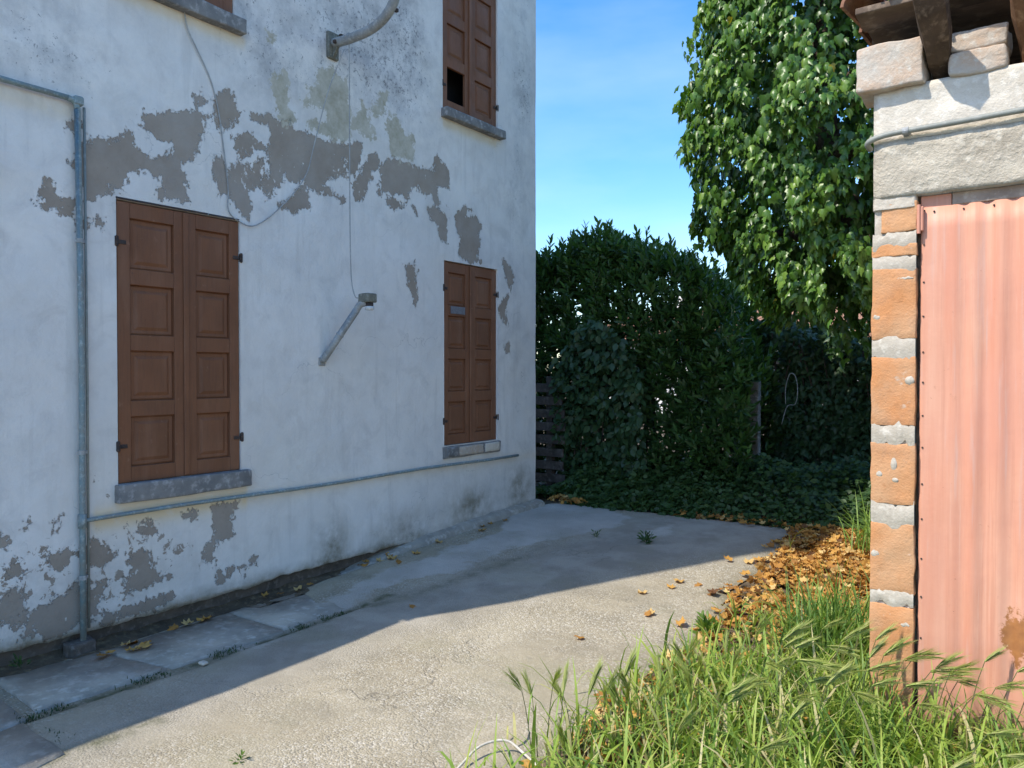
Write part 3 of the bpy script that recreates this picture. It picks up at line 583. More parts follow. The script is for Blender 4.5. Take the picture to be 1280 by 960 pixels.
a_, b_, c_, d_ = WIN['low_near']; ye = np.exp(-((PZ - (c_ - 0.19)) / 0.07) ** 2) * ((PY > a_ - 0.15) & (PY < b_ + 0.05))
ye = ye + 0.35 * np.exp(-((PZ - 0.72) / 0.05) ** 2) * (PY > 2.2) + 0.7 * np.exp(-((PZ - (up_z - 0.14)) / 0.04) ** 2) * (((PY > WIN['up_near'][0]) & (PY < WIN['up_near'][1] + .1)) | ((PY > WIN['up_far'][0]) & (PY < WIN['up_far'][1])))
ye = ye + 0.5 * np.exp(-((PZ - wp(60, 135)[1]) / 0.05) ** 2) * (PY < 2.1)
attr(me, 'yellow', np.clip(ye, 0, 1))
def plain_attrs(o):
    n = len(o.data.vertices)
    for k, v in (('patch', -0.3), ('ochre', -0.3), ('mold', 0.15), ('damp', 0.0), ('fleck', 0.1), ('isle', 0.0), ('yellow', 0.0)): attr(o.data, k, np.full(n, v))
XB = -10.6
o = build('end_wall', ([(WX + relief(Y1, z), Y1, z) for z in zl] + [(XB, Y1, z) for z in zl], [(i, len(zl) + i, len(zl) + i + 1, i + 1) for i in range(len(zl) - 1)]), M['house'], house); plain_attrs(o)
o = build('back_wall', join([box(XB - 0.15, XB, Y0, Y1 - 0.002, 0, H - 0.002), ([(WX, Y0, 2.0), (XB, Y0, 2.0), (XB, Y0, H), (WX, Y0, H)], [(0, 1, 2, 3)])]), M['house'], house); plain_attrs(o)
build('footing', box(-4.9, WX - 0.055, -3, Y1 - 0.02, -0.2, 0.26), M['base'], house)
V = []; n = 90
for i in range(n + 1):
    y = 0.4 + 4.4 * i / n
    for k, (x, h) in enumerate(((-4.68, 0.035), (-4.62, 0.012), (-4.56, -0.002), (-4.50, 0.004), (-4.42, 0.004))): V.append((x, y, h - 0.012 + 0.04 * max(0, (y - 3.0) / 1.8) + 0.022 * noise.noise(Vector((x * 9, y * 7, 3))) + 0.008 * noise.noise(Vector((x * 30, y * 30, 3)))))
build('gutter_soil', (V, [(i * 5 + k, i * 5 + k + 1, i * 5 + k + 6, i * 5 + k + 5) for i in range(n) for k in range(4)]), M['soil'], house, True)
# rough kerb at the foot of the wall towards the corner
V, F = [], []; n = 60
for i in range(n + 1):
    y = 3.6 + (Y1 + 0.02 - 3.6) * i / n; gy = g(y) + 0.01; k = min(1, i / 26) ** 1.5
    wv = 0.0 + 0.10 * k + 0.015 * noise.noise(Vector((y * 4, 3, 3))); hv = -0.045 + 0.10 * k + 0.010 * noise.noise(Vector((y * 6, 1, 3)))
    V += [(WX - 0.06, y, gy + hv + 0.012), (WX + wv * 0.6, y, gy + hv), (WX + wv, y, gy + hv * 0.55), (WX + wv + 0.015, y, gy - 0.09)]
for i in range(n):
    for k in range(3): F.append((i * 4 + k, i * 4 + k + 1, (i + 1) * 4 + k + 1, (i + 1) * 4 + k))
build('kerb', (V, F), M['slab'], house, True)
# roof of the tall part and the low wing whose eave shades the near yard
def gable(x0, x1, y0, y1, z, rise, t=0.14):
    xm = (x0 + x1) / 2
    return join([prism([(x0, z), (xm, z + rise), (xm, z + rise + t), (x0, z + t)], y0, y1, 'y'), prism([(xm, z + rise), (x1, z), (x1, z + t), (xm, z + rise + t)], y0 + 0.001, y1 - 0.001, 'y')])
build('roof', gable(XB - 0.4, WX + 0.28, Y0 - 0.02, Y1 + 0.3, H - 0.06, 1.7), M['tile'], house)
o = build('wing_wall', join([box(XB, WX - 0.012, -6, Y0 - 0.004, 0.1, 2.72)]), M['house'], house); plain_attrs(o)
build('wing_roof', gable(XB - 0.3, WX + 0.15, -6.2, Y0 + 0.22, 2.70, 1.2, 0.12), M['tile'], house)
# shutters
PANEL = {}
def panel_mesh(w_, h_):
    k = (round(w_, 3), round(h_, 3))
    if k not in PANEL:
        V, F = [], []
        for inset, x in ((0, -0.020), (0.012, -0.014), (0.030, -0.016), (0.050, -0.006)):
            a, b = w_ / 2 - inset, h_ / 2 - inset; V += [(x, -a, -b), (x, a, -b), (x, a, b), (x, -a, b)]
        for r in range(3):
            for q in range(4): F.append((r * 4 + q, r * 4 + (q + 1) % 4, (r + 1) * 4 + (q + 1) % 4, (r + 1) * 4 + q))
        F.append((12, 13, 14, 15)); PANEL[k] = mesh_data('panel', V, F, M['shutter'])
    return PANEL[k]
def shutter(y0, y1, z0, z1, x, hinge_side, missing=None, label=None, swing=0.0):
    h = z1 - z0; w_ = y1 - y0; st = 0.17 * w_ + 0.004; top = 0.055 * h; ph = 0.18 * h; gap = (h - 2 * top - 4 * ph) / 3
    parts = [bbox(x - 0.03, x, y0, y0 + st, z0, z1, 0.003), bbox(x - 0.03, x, y1 - st, y1, z0, z1, 0.003)]
    zc = z0; rails = [(z0, z0 + top)]
    for k in range(3): a = z0 + top + ph * (k + 1) + gap * k; rails.append((a, a + gap))
    rails.append((z1 - top, z1))
    for a, b in rails: parts.append(bbox(x - 0.029, x - 0.0015, y0 + st, y1 - st, a, b, 0.003))
    s = build('shutter', join(parts), M['shutter'], house)
    if label: s['label'] = label
    for k in range(4):
        if k == missing: continue
        zc = z0 + top + ph / 2 + k * (ph + gap); inst('panel', panel_mesh(w_ - 2 * st, ph), (x - 0.004 - 0.003 * rnd.random(), (y0 + y1) / 2, zc), s)
    for zz in (z0 + 0.13 * h, z0 + 0.855 * h):
        yh = y1 + 0.004 if hinge_side > 0 else y0 + 0.004
        build('hinge', join([bbox(x - 0.008, x + 0.020, min(yh, yh + hinge_side * 0.02), max(yh, yh + hinge_side * 0.02), zz - 0.03, zz + 0.035, 0.006), bbox(x + 0.0005, x + 0.006, min(yh, yh - hinge_side * 0.05), max(yh, yh - hinge_side * 0.05), zz - 0.012, zz + 0.012, 0.002)]), M['iron'], s)
    return s
for nm_, (a, b, c, d) in WIN.items():
    rv = ([(WX + 0.004, a, c), (WX + 0.004, b, c), (WX + 0.004, b, d), (WX + 0.004, a, d), (WX - 0.22, a, c), (WX - 0.22, b, c), (WX - 0.22, b, d), (WX - 0.22, a, d)], [(0, 1, 5, 4), (1, 2, 6, 5), (2, 3, 7, 6), (3, 0, 4, 7)])
    o = build('window_reveal', rv, M['house'], house); plain_attrs(o)
    build('window_backing', box(WX - 0.26, WX - 0.225, a - 0.02, b + 0.02, c - 0.02, d + 0.02), M['dark'], house)
    mid = a + (b - a) * (0.535 if 'near' in nm_ else 0.5); sx = WX - 0.006 if 'near' in nm_ else WX - 0.012
    e = 0.008
    s1 = shutter(a + e, mid - 0.0015, c + 0.004, d - e, sx, -1, missing=0 if nm_ == 'up_far' else None, label='brown shutter leaf with its bottom panel missing' if nm_ == 'up_far' else None)
    s2 = shutter(mid + 0.0015, b - e * 0.5, c + 0.004, d - e, sx, 1)
    build('cover_strip', bbox(sx + 0.0005, sx + 0.014, mid - 0.022, mid + 0.014, c + 0.01, d - 0.012, 0.004), M['shutter'], s1)
    if nm_ == 'low_far': 
        yy, zz = wp(573, 388); build('plate', bbox(sx + 0.0005, sx + 0.005, yy - 0.10, yy + 0.11, zz - 0.035, zz + 0.035, 0.002), M['plate'], s1)
def sill(y0, y1, z1, th, out, seed): return build('window_sill', rough_box(WX - 0.10, WX + out, y0, y1, z1 - th, z1, 0.006, 5, 0.008, 8, seed), M['sill'], house, True)
a, b, c, d = WIN['low_near']; sill(a - 0.02, b + 0.06, c, 0.115, 0.045, 1)
a, b, c, d = WIN['up_near']; sill(a - 0.04, b + 0.06, c, 0.10, 0.07, 2)
a, b, c, d = WIN['up_far']; sill(a - 0.02, b + 0.06, c, 0.085, 0.07, 3)
a, b, c, d = WIN['low_far']; s_ = sill(a - 0.02, b + 0.03, c - 0.01, 0.11, 0.022, 4); s_['label'] = 'broken window sill with bare bricks showing'
L_ = (b - a)
for k, (u0, u1, mt) in enumerate(((0.02, 0.20, 'sill'), (0.24, 0.68, 'oldbrick'), (0.72, 1.0, 'stucco'))):
    build('brick', rough_box(WX - 0.02, WX + 0.036, a + u0 * L_, a + u1 * L_, c - 0.105, c - 0.020, 0.006, 3, 0.010, 11, k + 7), M[mt], s_, True)

# ================================================================== things on the house wall
py_, pz_ = wp(97, 400); yv = py_
r_ = 0.017; xo = WX + 0.036; ztop = wp(97, 128)[1]; ylow = wp(645, 568)[0]; zlow = wp(103, 650)[1]
pipe = thing('gas_pipe', 'worn blue green steel pipe with branches running along the white plaster', 'pipe', (xo, yv, 0.0))
build('riser', tube([(xo, yv, 0.03), (xo, yv, 0.8), (xo + 0.002, yv + 0.004, 1.7), (xo, yv - 0.008, ztop - 0.05)] + curve([(xo, yv - 0.008, ztop - 0.05), (xo, yv - 0.02, ztop - 0.012), (xo, yv - 0.06, ztop)], 5), r_, 12), M['bluepipe'], pipe, True)
build('companion_pipe', tube([(xo - 0.006, yv + 0.034, 0.12), (xo - 0.006, yv + 0.036, 1.5), (xo - 0.006, yv + 0.032, ztop - 0.03)], 0.0075, 8), M['conduit'], pipe, True)
build('upper_branch', tube([(xo, yv - 0.055, ztop), (xo, 1.5, ztop + 0.005), (xo, Y0 + 0.02, ztop + 0.01)], r_ * 0.95, 12), M['bluepipe'], pipe, True)
build('lower_branch', tube([(xo, yv, zlow)] + [(xo - 0.010 + 0.004 * math.sin(q), yv + 0.1 + (ylow - yv - 0.1) * q / 9, zlow + 0.006 * math.sin(q * 1.3)) for q in range(10)], 0.0125, 10), M['bluepipe'], pipe, True)
build('elbow', bbox(xo - 0.022, xo + 0.022, yv - 0.03, yv + 0.022, ztop - 0.03, ztop + 0.022, 0.008), M['bluepipe'], pipe)
build('tee', tube([(xo, yv, zlow - 0.04), (xo, yv, zlow + 0.04)], r_ + 0.006, 12), M['bluepipe'], pipe, True)
for zc in (wp(98, 302)[1], wp(99, 565)[1], 0.42):
    build('clamp', join([tube([(xo, yv, zc - 0.012), (xo, yv, zc + 0.012)], r_ + 0.005, 12), bbox(WX - 0.005, xo, yv + 0.012, yv + 0.034, zc - 0.010, zc + 0.010, 0.002)]), M['galv'], pipe)
build('foot_block', rough_box(WX - 0.02, WX + 0.085, yv - 0.09, yv + 0.055, -0.04, 0.065, 0.012, 3, 0.014, 9, 4), M['base'], pipe, True)

by, bz = wp(415, 55)
pole = thing('cable_mast', 'bent galvanised pole bracketed out from the upper wall and curving upward', 'pole', (WX, by, bz - 0.1))
cp = curve([(WX + 0.02, by, bz + 0.0), (WX + 0.22, by, bz - 0.01), (WX + 0.44, by, bz + 0.005), (WX + 0.60, by, bz + 0.075), (WX + 0.685, by, bz + 0.20), (WX + 0.71, by, bz + 0.42), (WX + 0.71, by, bz + 1.6)], 8)
build('tube', tube(cp, 0.036, 16), M['galv'], pole, True)
build('flange', join([bbox(WX - 0.01, WX + 0.022, by - 0.055, by + 0.055, bz - 0.12, bz + 0.085, 0.008), prism([(WX + 0.02, bz - 0.11), (WX + 0.075, bz - 0.035), (WX + 0.02, bz - 0.03)], by - 0.012, by + 0.012, 'y')]), M['lampbox'], pole)
build('collar', tube([(WX + 0.6855, by, bz + 0.185), (WX + 0.695, by, bz + 0.235)], 0.045, 16), M['galv'], pole, True)
for q in ((WX + 0.075, by - 0.036, bz - 0.012), (WX + 0.655, by + 0.03, bz + 0.09), (WX + 0.10, by + 0.0, bz + 0.036)): build('bolt', rough_box(q[0] - 0.014, q[0] + 0.014, q[1] - 0.012, q[1] + 0.012, q[2] - 0.013, q[2] + 0.013, 0.002, 1, 0.005), M['iron'], pole)

# lamp on a slanting arm
ly, lz = wp(402, 452); o_ = 0.28
d1 = ray(450, 381); t1 = (WX + o_ - 0.02) / d1.x; tip = Vector((WX + o_ - 0.02, d1.y * t1, CAM_Z + d1.z * t1)); root_ = Vector((WX + 0.006, ly, lz))
lamp = thing('wall_lamp', 'old grey wall lamp on a slanting steel arm, wired from above', 'lamp', tuple(root_))
ax = (tip - root_).normalized()
build('arm', tube([root_, root_ + ax * 0.02, tip - ax * 0.05] + curve([tip - ax * 0.05, tip, tip + Vector((0.045, 0.02, 0.018))], 4), [0.024, 0.028, 0.028] + [0.027] * 9, 12), M['galv'], lamp, True)
build('arm_joint', tube([root_.lerp(tip, 0.46), root_.lerp(tip, 0.48)], 0.0315, 12), M['galv'], lamp, True)
build('base_plate', bbox(WX - 0.008, WX + 0.010, ly - 0.032, ly + 0.032, lz - 0.032, lz + 0.032, 0.004), M['galv'], lamp)
hx, hy, hz = tip.x + 0.055, tip.y + 0.03, tip.z + 0.03
hd = build('housing', rough_box(hx - 0.065, hx + 0.05, hy - 0.045, hy + 0.05, hz - 0.015, hz + 0.055, 0.003, 2, 0.010, 12, 3), M['lampbox'], lamp)
build('socket', tube([(hx + 0.01, hy + 0.005, hz - 0.045), (hx + 0.01, hy + 0.005, hz - 0.013)], 0.030, 14), M['iron'], lamp, True)
build('lens', tube([(hx + 0.01, hy + 0.005, hz - 0.072), (hx + 0.01, hy + 0.005, hz - 0.064), (hx + 0.01, hy + 0.005, hz - 0.043)], [0.026, 0.034, 0.034], 16), M['glass'], lamp, True)
wire_top = Vector((WX + 0.19, by, bz - 0.045))
o = build('lamp_cable', tube(curve([wire_top + Vector((0, 0, 0.085)), wire_top + Vector((0.0, -0.037, 0.04)), wire_top, (WX + 0.19, by + 0.002, bz - 0.7), (WX + 0.195, by + 0.004, hz + 0.3), (hx - 0.085, hy - 0.06, hz + 0.05), (hx - 0.05, hy - 0.03, hz + 0.02)], 8), 0.0045, 6), M['cable'], None, True)
tag(o, 'thin grey cable hanging straight down from the bent pole to the wall lamp', 'cable')
lp = []
for q, (a, b, out) in enumerate(((430, 62, 0.16), (410, 115, 0.10), (393, 180, 0.05), (378, 222, 0.03), (350, 258, 0.02), (318, 282, 0.015), (296, 276, 0.012), (284, 262, 0.012), (284, 235, 0.01), (279, 190, 0.01), (272, 140, 0.01), (262, 100, 0.01), (245, 62, 0.01), (233, 35, 0.01), (228, 8, 0.015))):
    yy, zz = wp(a, b)
    if out > 0.03:
        dr = ray(a, b); t = (WX + out) / dr.x; yy, zz = dr.y * t, CAM_Z + dr.z * t
    lp.append((WX + out, yy, zz))
o = build('slack_cable', tube(curve(lp, 6), 0.0042, 6), M['cable'], None, True)
tag(o, 'slack pale cable looping from the bent pole across peeled plaster to an upper sill', 'cable')

# ================================================================== the shed
PL, PR = shx(1089), shx(1144.5)
shed = thing('shed', 'small shed with orange brick pillar, concrete lintel and pink corrugated door', 'shed', ((PL + 1.2) / 2, SY + 1, 0))
build('pillar_core', box(PL + 0.008, PR - 0.006, SY + 0.012, SY + 0.26, -0.1, shz(1110, 250)), M['mortar'], shed)
rows = [(800, 960, 757), (0, 738, 656), (0, 628, 556), (0, 530, 447), (0, 422, 338), (0, 320, 306), (0, 290, 254)]
bot = [900, 740, 630, 532, 424, 321, 291]; topp = [756, 654, 554, 446, 336, 306, 254]
for k in range(7):
    z0 = shz(1110, bot[k]) if k else -0.06; z1 = shz(1110, topp[k])
    xl = PL if k != 6 else PL + 0.035
    build('brick', rough_box(xl, PR, SY, SY + 0.22, z0, z1, 0.0065, 7, 0.004, 13, k), M['terra'], shed, True)
# mortar joints, smeared out over the brick edges
def smear(px0, px1, py0, py1, seed, proud=0.0035, amp=0.024, dab=False):
    x0, x1 = px0, px1; n = 14; top = []; bt = []
    for i in range(n + 1):
        x = x0 + (x1 - x0) * i / n
        top.append((x, shz(1115, py0) + amp * noise.noise(Vector((x * 30, seed, 1))) + amp * 0.6 * noise.noise(Vector((x * 80, seed, 2)))))
        bt.append((x, shz(1115, py1) + amp * 1.5 * noise.noise(Vector((x * 19, seed, 5))) + amp * 0.7 * noise.noise(Vector((x * 75, seed, 7)))))
    if dab:
        zm = (shz(1115, py0) + shz(1115, py1)) / 2
        for i in range(n + 1):
            q = math.sqrt(max(0.02, 1 - (2 * i / n - 1) ** 2)); top[i] = (top[i][0], zm + (top[i][1] - zm) * q); bt[i] = (bt[i][0], zm + (bt[i][1] - zm) * q)
    V = []; F = []
    for i in range(n + 1):
        e = 1 if 0 < i < n else 0.4
        (xa, za), (xb, zb) = bt[i], top[i]
        V += [(xa, SY + 0.003, za), (xa, SY - proud * e * (0.8 + 0.4 * noise.noise(Vector((xa * 60, seed, 0)))), za * 0.7 + zb * 0.3), (xb, SY - proud * e, za * 0.25 + zb * 0.75), (xb, SY + 0.003, zb)]
    for i in range(n):
        for k in range(3): F.append((i * 4 + k, (i + 1) * 4 + k, (i + 1) * 4 + k + 1, i * 4 + k + 1))
    build('mortar_joint', (V, F), M['mortar'], shed, True)
for k, (a, b) in enumerate(((737, 758), (628, 657), (529, 556), (421, 448), (319, 340), (289, 311))): smear(PL + 0.002, PR - 0.002, a, b, k * 3.3 + 1)
for k, (a, b, c, d) in enumerate(((1114, 1122, 572, 590), (1096, 1104, 588, 600), (1116, 1124, 596, 604))): smear(shx(a), shx(b), c, d, k + 40, 0.003, 0.006, True)
for k, (a, b, c, d) in enumerate(((1090, 1101, 690, 700), (1131, 1143, 470, 482), (1091, 1100, 392, 401), (1128, 1140, 775, 783), (1120, 1141, 346, 352))): smear(shx(a), shx(b), c, d, k + 60, 0.003, 0.010, True)
# lintel and rendered head of the wall
ZL = shz(1148, 243); ZM = shz(1110, 178); ZT = shz(1120, 108); XR = 2.6
def face_strip(name, x0, x1, z0, z1, y, depth, mat, amp, seed, nx=60, nz_=10, ragbot=0.0):
    V, F = [], []
    for j in range(nz_ + 1):
        for i in range(nx + 1):
            x = x0 + (x1 - x0) * i / nx; z = z0 + (z1 - z0) * j / nz_
            yy = y + amp * noise.noise(Vector((x * 12, seed, z * 12))) + amp * 0.5 * noise.noise(Vector((x * 40, seed, z * 40)))
            zz = z + (ragbot * noise.noise(Vector((x * 16, seed, 0))) if j == 0 else 0)
            e = min(i, nx - i) == 0 or j == nz_
            V.append((x, yy + (0.008 if e else 0), zz))
    w = nx + 1
    for j in range(nz_):
        for i in range(nx): F.append((j * w + i, j * w + i + 1, (j + 1) * w + i + 1, (j + 1) * w + i))
    k = len(V); rim = [i for i in range(w)] + [j * w + nx for j in range(1, nz_ + 1)] + [nz_ * w + i for i in range(nx - 1, -1, -1)] + [j * w for j in range(nz_ - 1, 0, -1)]
    for r in rim: V.append((V[r][0], y + depth, V[r][2]))
    for q in range(len(rim)): F.append((rim[q], k + q, k + (q + 1) % len(rim), rim[(q + 1) % len(rim)]))
    F.append(tuple(k + q for q in range(len(rim))))
    return build(name, (V, F), mat, shed, True)
face_strip('lintel', PL + 0.003, XR, ZL, ZM, SY - 0.006, 0.25, M['rawbeam'], 0.007, 1, 90, 12, 0.010)
face_strip('pillar_head', PL + 0.002, PR - 0.004, shz(1110, 262), ZL + 0.004, SY - 0.002, 0.25, M['mortar'], 0.005, 4, 20, 14, 0.03)
face_strip('wall_head', PL + 0.001, XR, ZM + 0.002, ZT, SY + 0.004, 0.25, M['stucco'], 0.006, 8, 100, 12)
build('side_wall', box(PL + 0.02, PL + 0.2, SY + 0.262, 8.0, -0.1, ZT + 0.2), M['mortar'], shed)
build('rear_wall', box(PL + 0.2, XR, 7.85, 8.0, -0.1, ZT + 0.2), M['mortar'], shed)
build('end_pillar', box(XR, XR + 0.25, SY, 8.0, -0.1, ZT), M['mortar'], shed)
# corrugated door
DX0, DX1 = shx(1148.5), 1.6; DY = SY + 0.035
xs = np.arange(DX0, DX1, 0.0115); V, F = [], []
def corr(x):
    u = x - DX0; k = min(1, max(0, (u - 0.10) / 0.08)); return -0.0056 * k * (0.75 + 0.4 * math.sin(u * 7)) * math.cos(2 * math.pi * (u - 0.13) / 0.085 + 0.9 * math.sin(u * 9)) + 0.006 * noise.noise(Vector((x * 5, 0, 0)))
zs = np.linspace(0.02, ZL - 0.055, 26)
for z in zs:
    for x in xs: V.append((x, DY + corr(x) + 0.006 * noise.noise(Vector((x * 3, 4, z * 2.2))) + 0.0022 * noise.noise(Vector((x * 14, 4, z * 6))), z + (0.012 * noise.noise(Vector((x * 5, 9, 0))) if z == zs[0] else 0)))
w = len(xs)
for j in range(len(zs) - 1):
    for i in range(w - 1): F.append((j * w + i, j * w + i + 1, (j + 1) * w + i + 1, (j + 1) * w + i))
door = build('door', (V, F), M['pink'], shed, True); sm = door.modifiers.new('thickness', 'SOLIDIFY'); sm.thickness = 0.0015; sm.offset = 1
nail_me = mesh_data('nail', *rough_box(-0.0035, 0.0035, -0.003, 0.003, -0.0035, 0.0035, 0.0, 1, 0.0015), M['iron'])
for k, py in enumerate((262, 305, 352, 395, 440, 478, 520, 560, 606, 650, 700, 748, 800)): inst('nail', nail_me, (DX0 + 0.012, DY + corr(DX0) - 0.003 + 0.006 * noise.noise(Vector((DX0 * 3, 4, shz(1152, py) * 2.2))), shz(1152, py)), door)
for k in range(7): inst('nail', nail_me, (DX0 + 0.05 + 0.11 * k, DY - 0.004 + corr(DX0 + 0.05 + 0.11 * k), ZL - 0.075), door)
build('frame_board', bbox(DX0 + 0.118, DX1, DY - 0.003, DY + 0.03, ZL - 0.055, ZL - 0.002, 0.003), M['greywood'], door)
build('frame_board', bbox(DX0 - 0.002, DX0 + 0.115, DY - 0.001, DY + 0.03, ZL - 0.065, ZL - 0.004, 0.003), M['pink'], door)
build('hinge', join([bbox(PR + 0.001, DX0 + 0.012, SY + 0.006, SY + 0.02, shz(1145, 289), shz(1145, 258), 0.004), tube([(PR + 0.006, SY + 0.006, shz(1145, 292)), (PR + 0.006, SY + 0.006, shz(1145, 256))], 0.008, 8)]), M['pink'], door)
build('frame_post', box(PR - 0.004, PR + 0.05, SY + 0.06, SY + 0.16, 0, ZL + 0.01), M['board'], door)
# loose bricks on the wall head
build('brick', rough_box(PL - 0.062, PR + 0.026, SY - 0.045, SY + 0.2, ZT - 0.012, shz(1110, 58), 0.010, 5, 0.009, 9, 21), M['oldbrick'], shed, True)
ZB = shz(1220, 86)
def sh2(px): d = ray(px, 60); return d.x * SY / d.y
build('brick', rough_box(sh2(1186), sh2(1258), SY - 0.01, SY + 0.2, ZT - 0.008, shz(1220, 60), 0.012, 5, 0.010, 9, 23), M['oldbrick'], shed, True)
build('brick', rough_box(sh2(1184), sh2(1260), SY + 0.005, SY + 0.2, shz(1220, 59), shz(1220, 34), 0.012, 5, 0.010, 9, 25), M['oldbrick'], shed, True)
for k in range(6): build('brick', rough_box(0.02 + 0.42 * k, 0.30 + 0.42 * k, SY - 0.005, SY + 0.2, ZT - 0.008, ZT + 0.24, 0.010, 3, 0.018, 8, 30 + k), M['oldbrick'], shed, True)
# rafters: rough logs poking out over the wall head
def logp(x, z, y0, y1, r, seed, mat):
    P, R = [], []
    for i in range(9):
        y = y0 + (y1 - y0) * i / 8; P.append((x + 0.022 * noise.noise(Vector((y * 3, seed, 0))), y, z + 0.08 * (y - SY) * 0.6 + 0.015 * noise.noise(Vector((y * 3, seed, 5))))); R.append(r * (1 + 0.12 * noise.noise(Vector((y * 5, seed, 3)))))
    V, F = tube(P, R, 14); V = [v + noise.noise_vector(v * 12) * 0.010 for v in V]
    return build('rafter', (V, F), mat, shed, True)
def strut(x, z, r, seed, mat):
    P = [Vector((x + 0.01, 7.9, z - 0.02)), Vector((x, SY + 0.5, z - 0.02)), Vector((x, SY + 0.12, z - 0.015)), Vector((x, SY + 0.02, z + 0.01)), Vector((x - 0.006, SY - 0.08, z + 0.075)), Vector((x - 0.012, SY - 0.17, z + 0.155)), Vector((x - 0.016, SY - 0.24, z + 0.225))]
    V, F = tube(P, [r * q for q in (0.9, 0.9, 0.85, 0.9, 1.05, 1.2, 1.25)], 7); V = [v + noise.noise_vector(v * 14 + Vector((seed, 0, 0))) * 0.014 + noise.noise_vector(v * 40) * 0.004 for v in V]
    return build('rafter', (V, F), mat, shed)
strut(sh2(1174), shz(1174, 72), 0.056, 1, M['log']); strut(sh2(1291), shz(1285, 50), 0.058, 2, M['logred'])
for k in range(4): logp(0.33 + 0.5 * k, shz(1174, 44), SY - 0.13, 8.0, 0.06, 5 + k, M['log'])
ZR = shz(1174, 26) + 0.02
for k in range(21):
    y0 = SY - 0.10 + 0.21 * k; zz = ZR + 0.055 + 0.048 * (y0 - SY)
    build('roof_board', rough_box(PL - 0.07 + 0.03 * rnd.random(), XR + 0.25, y0, y0 + 0.20, zz, zz + 0.028, 0.006, 5, 0.004, 4, k), M['board'], shed, True)
# clay tiles along the eave and verge
tv = []
tile_me = None
def tile_mesh():
    V, F = [], []; n = 8
    for j in range(2):
        y = 0.42 * j; r = 0.085 - 0.012 * j
        for i in range(n + 1):
            a = math.pi * i / n; V.append((r * math.cos(a), y, r * math.sin(a) * 0.8 + 0.006 * j))
        for i in range(n + 1):
            a = math.pi * (n - i) / n; V.append(((r - 0.014) * math.cos(a), y, (r - 0.014) * math.sin(a) * 0.8 + 0.006 * j))
    w = 2 * (n + 1); F = [(i, (i + 1) % w, w + (i + 1) % w, w + i) for i in range(w)]
    for j in range(2):
        for i in range(n): q = (j * w + i, j * w + i + 1, j * w + w - 2 - i, j * w + w - 1 - i); F.append(q if j else q[::-1])
    return mesh_data('roof_tile', V, F, M['tile'])
tile_me = tile_mesh()
for r in range(12):
    for k in range(19):
        yb = SY - 0.13 + 0.36 * r; inst('roof_tile', tile_me, (PL - 0.03 + 0.185 * k + 0.01 * rnd.uniform(-1, 1), yb + 0.02 * rnd.uniform(-1, 1), ZR + 0.10 + 0.055 * (yb - SY)), shed, rot=(0.06, 0, 0.04 * rnd.uniform(-1, 1)))
# conduit along the shed
zc = shz(1110, 170); yc = SY - 0.026
con = thing('conduit_pipe', 'thin grey conduit clipped along the concrete lintel of the shed', 'pipe', (0.3, yc, zc))
build('tube', tube(curve([(PL - 0.02, SY + 0.05, zc - 0.035), (PL - 0.022, SY + 0.0, zc - 0.025), (PL + 0.0, yc + 0.008, zc - 0.012), (PL + 0.08, yc, zc), (PL + 0.3, yc, zc + 0.004), (PL + 0.9, yc, zc + 0.012), (2.4, yc, zc + 0.016)], 8), 0.0125, 12), M['conduit'], con, True)
for xk in (PL + 0.135, PL + 1.0, PL + 2.0):
    build('clip', join([tube([(xk - 0.012, yc, zc + 0.002), (xk + 0.012, yc, zc + 0.002)], 0.0165, 12), box(xk - 0.010, xk + 0.010, yc + 0.012, SY + 0.012, zc - 0.016, zc + 0.02)]), M['galv'], con)

# ================================================================== fence, post and timber behind the yard
sl = thing('slat_fence', 'dark weathered timber slats behind the house corner, half grown over', 'fence', (-5.2, 7.62, g(8)))
for k in range(8):
    z0 = 0.30 + 0.152 * k; build('slat', rough_box(-5.9, -4.70 - 0.05 * rnd.random(), 7.60 + 0.01 * rnd.random(), 7.63, z0, z0 + 0.10, 0.005, 4, 0.004, 5, k), M['slat'], sl)
for x in (-5.7, -4.95): build('post', bbox(x - 0.04, x + 0.04, 7.642, 7.72, 0.1, 1.55, 0.005), M['slat'], sl)
tag(build('fence_post', rough_box(-2.86, -2.745, 8.50, 8.60, 0.1, 1.50, 0.006, 4, 0.010, 6, 3), M['sill'], None, True), 'grey concrete fence post half buried in dark climbing ivy', 'post')
nx_, ny_ = -2.13, 7.86
def fy(px, py, y): d = ray(px, py); t = y / d.y; return (d.x * t, y, CAM_Z + d.z * t)
o = build('wire_loop', tube(curve([fy(977, 530, 8.88), fy(984, 508, 8.92), fy(994, 505, 8.90), fy(997, 488, 8.90), fy(994, 470, 8.92), fy(987, 468, 8.92), fy(982, 485, 8.92), fy(982, 505, 8.93)], 7), 0.0048, 6), M['cable'], None, True)
tag(o, 'pale loop of wire caught in the dark ivy near the fence post', 'wire')

# ================================================================== plants
def unit(n): a = rng.normal(size=(n, 3)); return nrm(a)
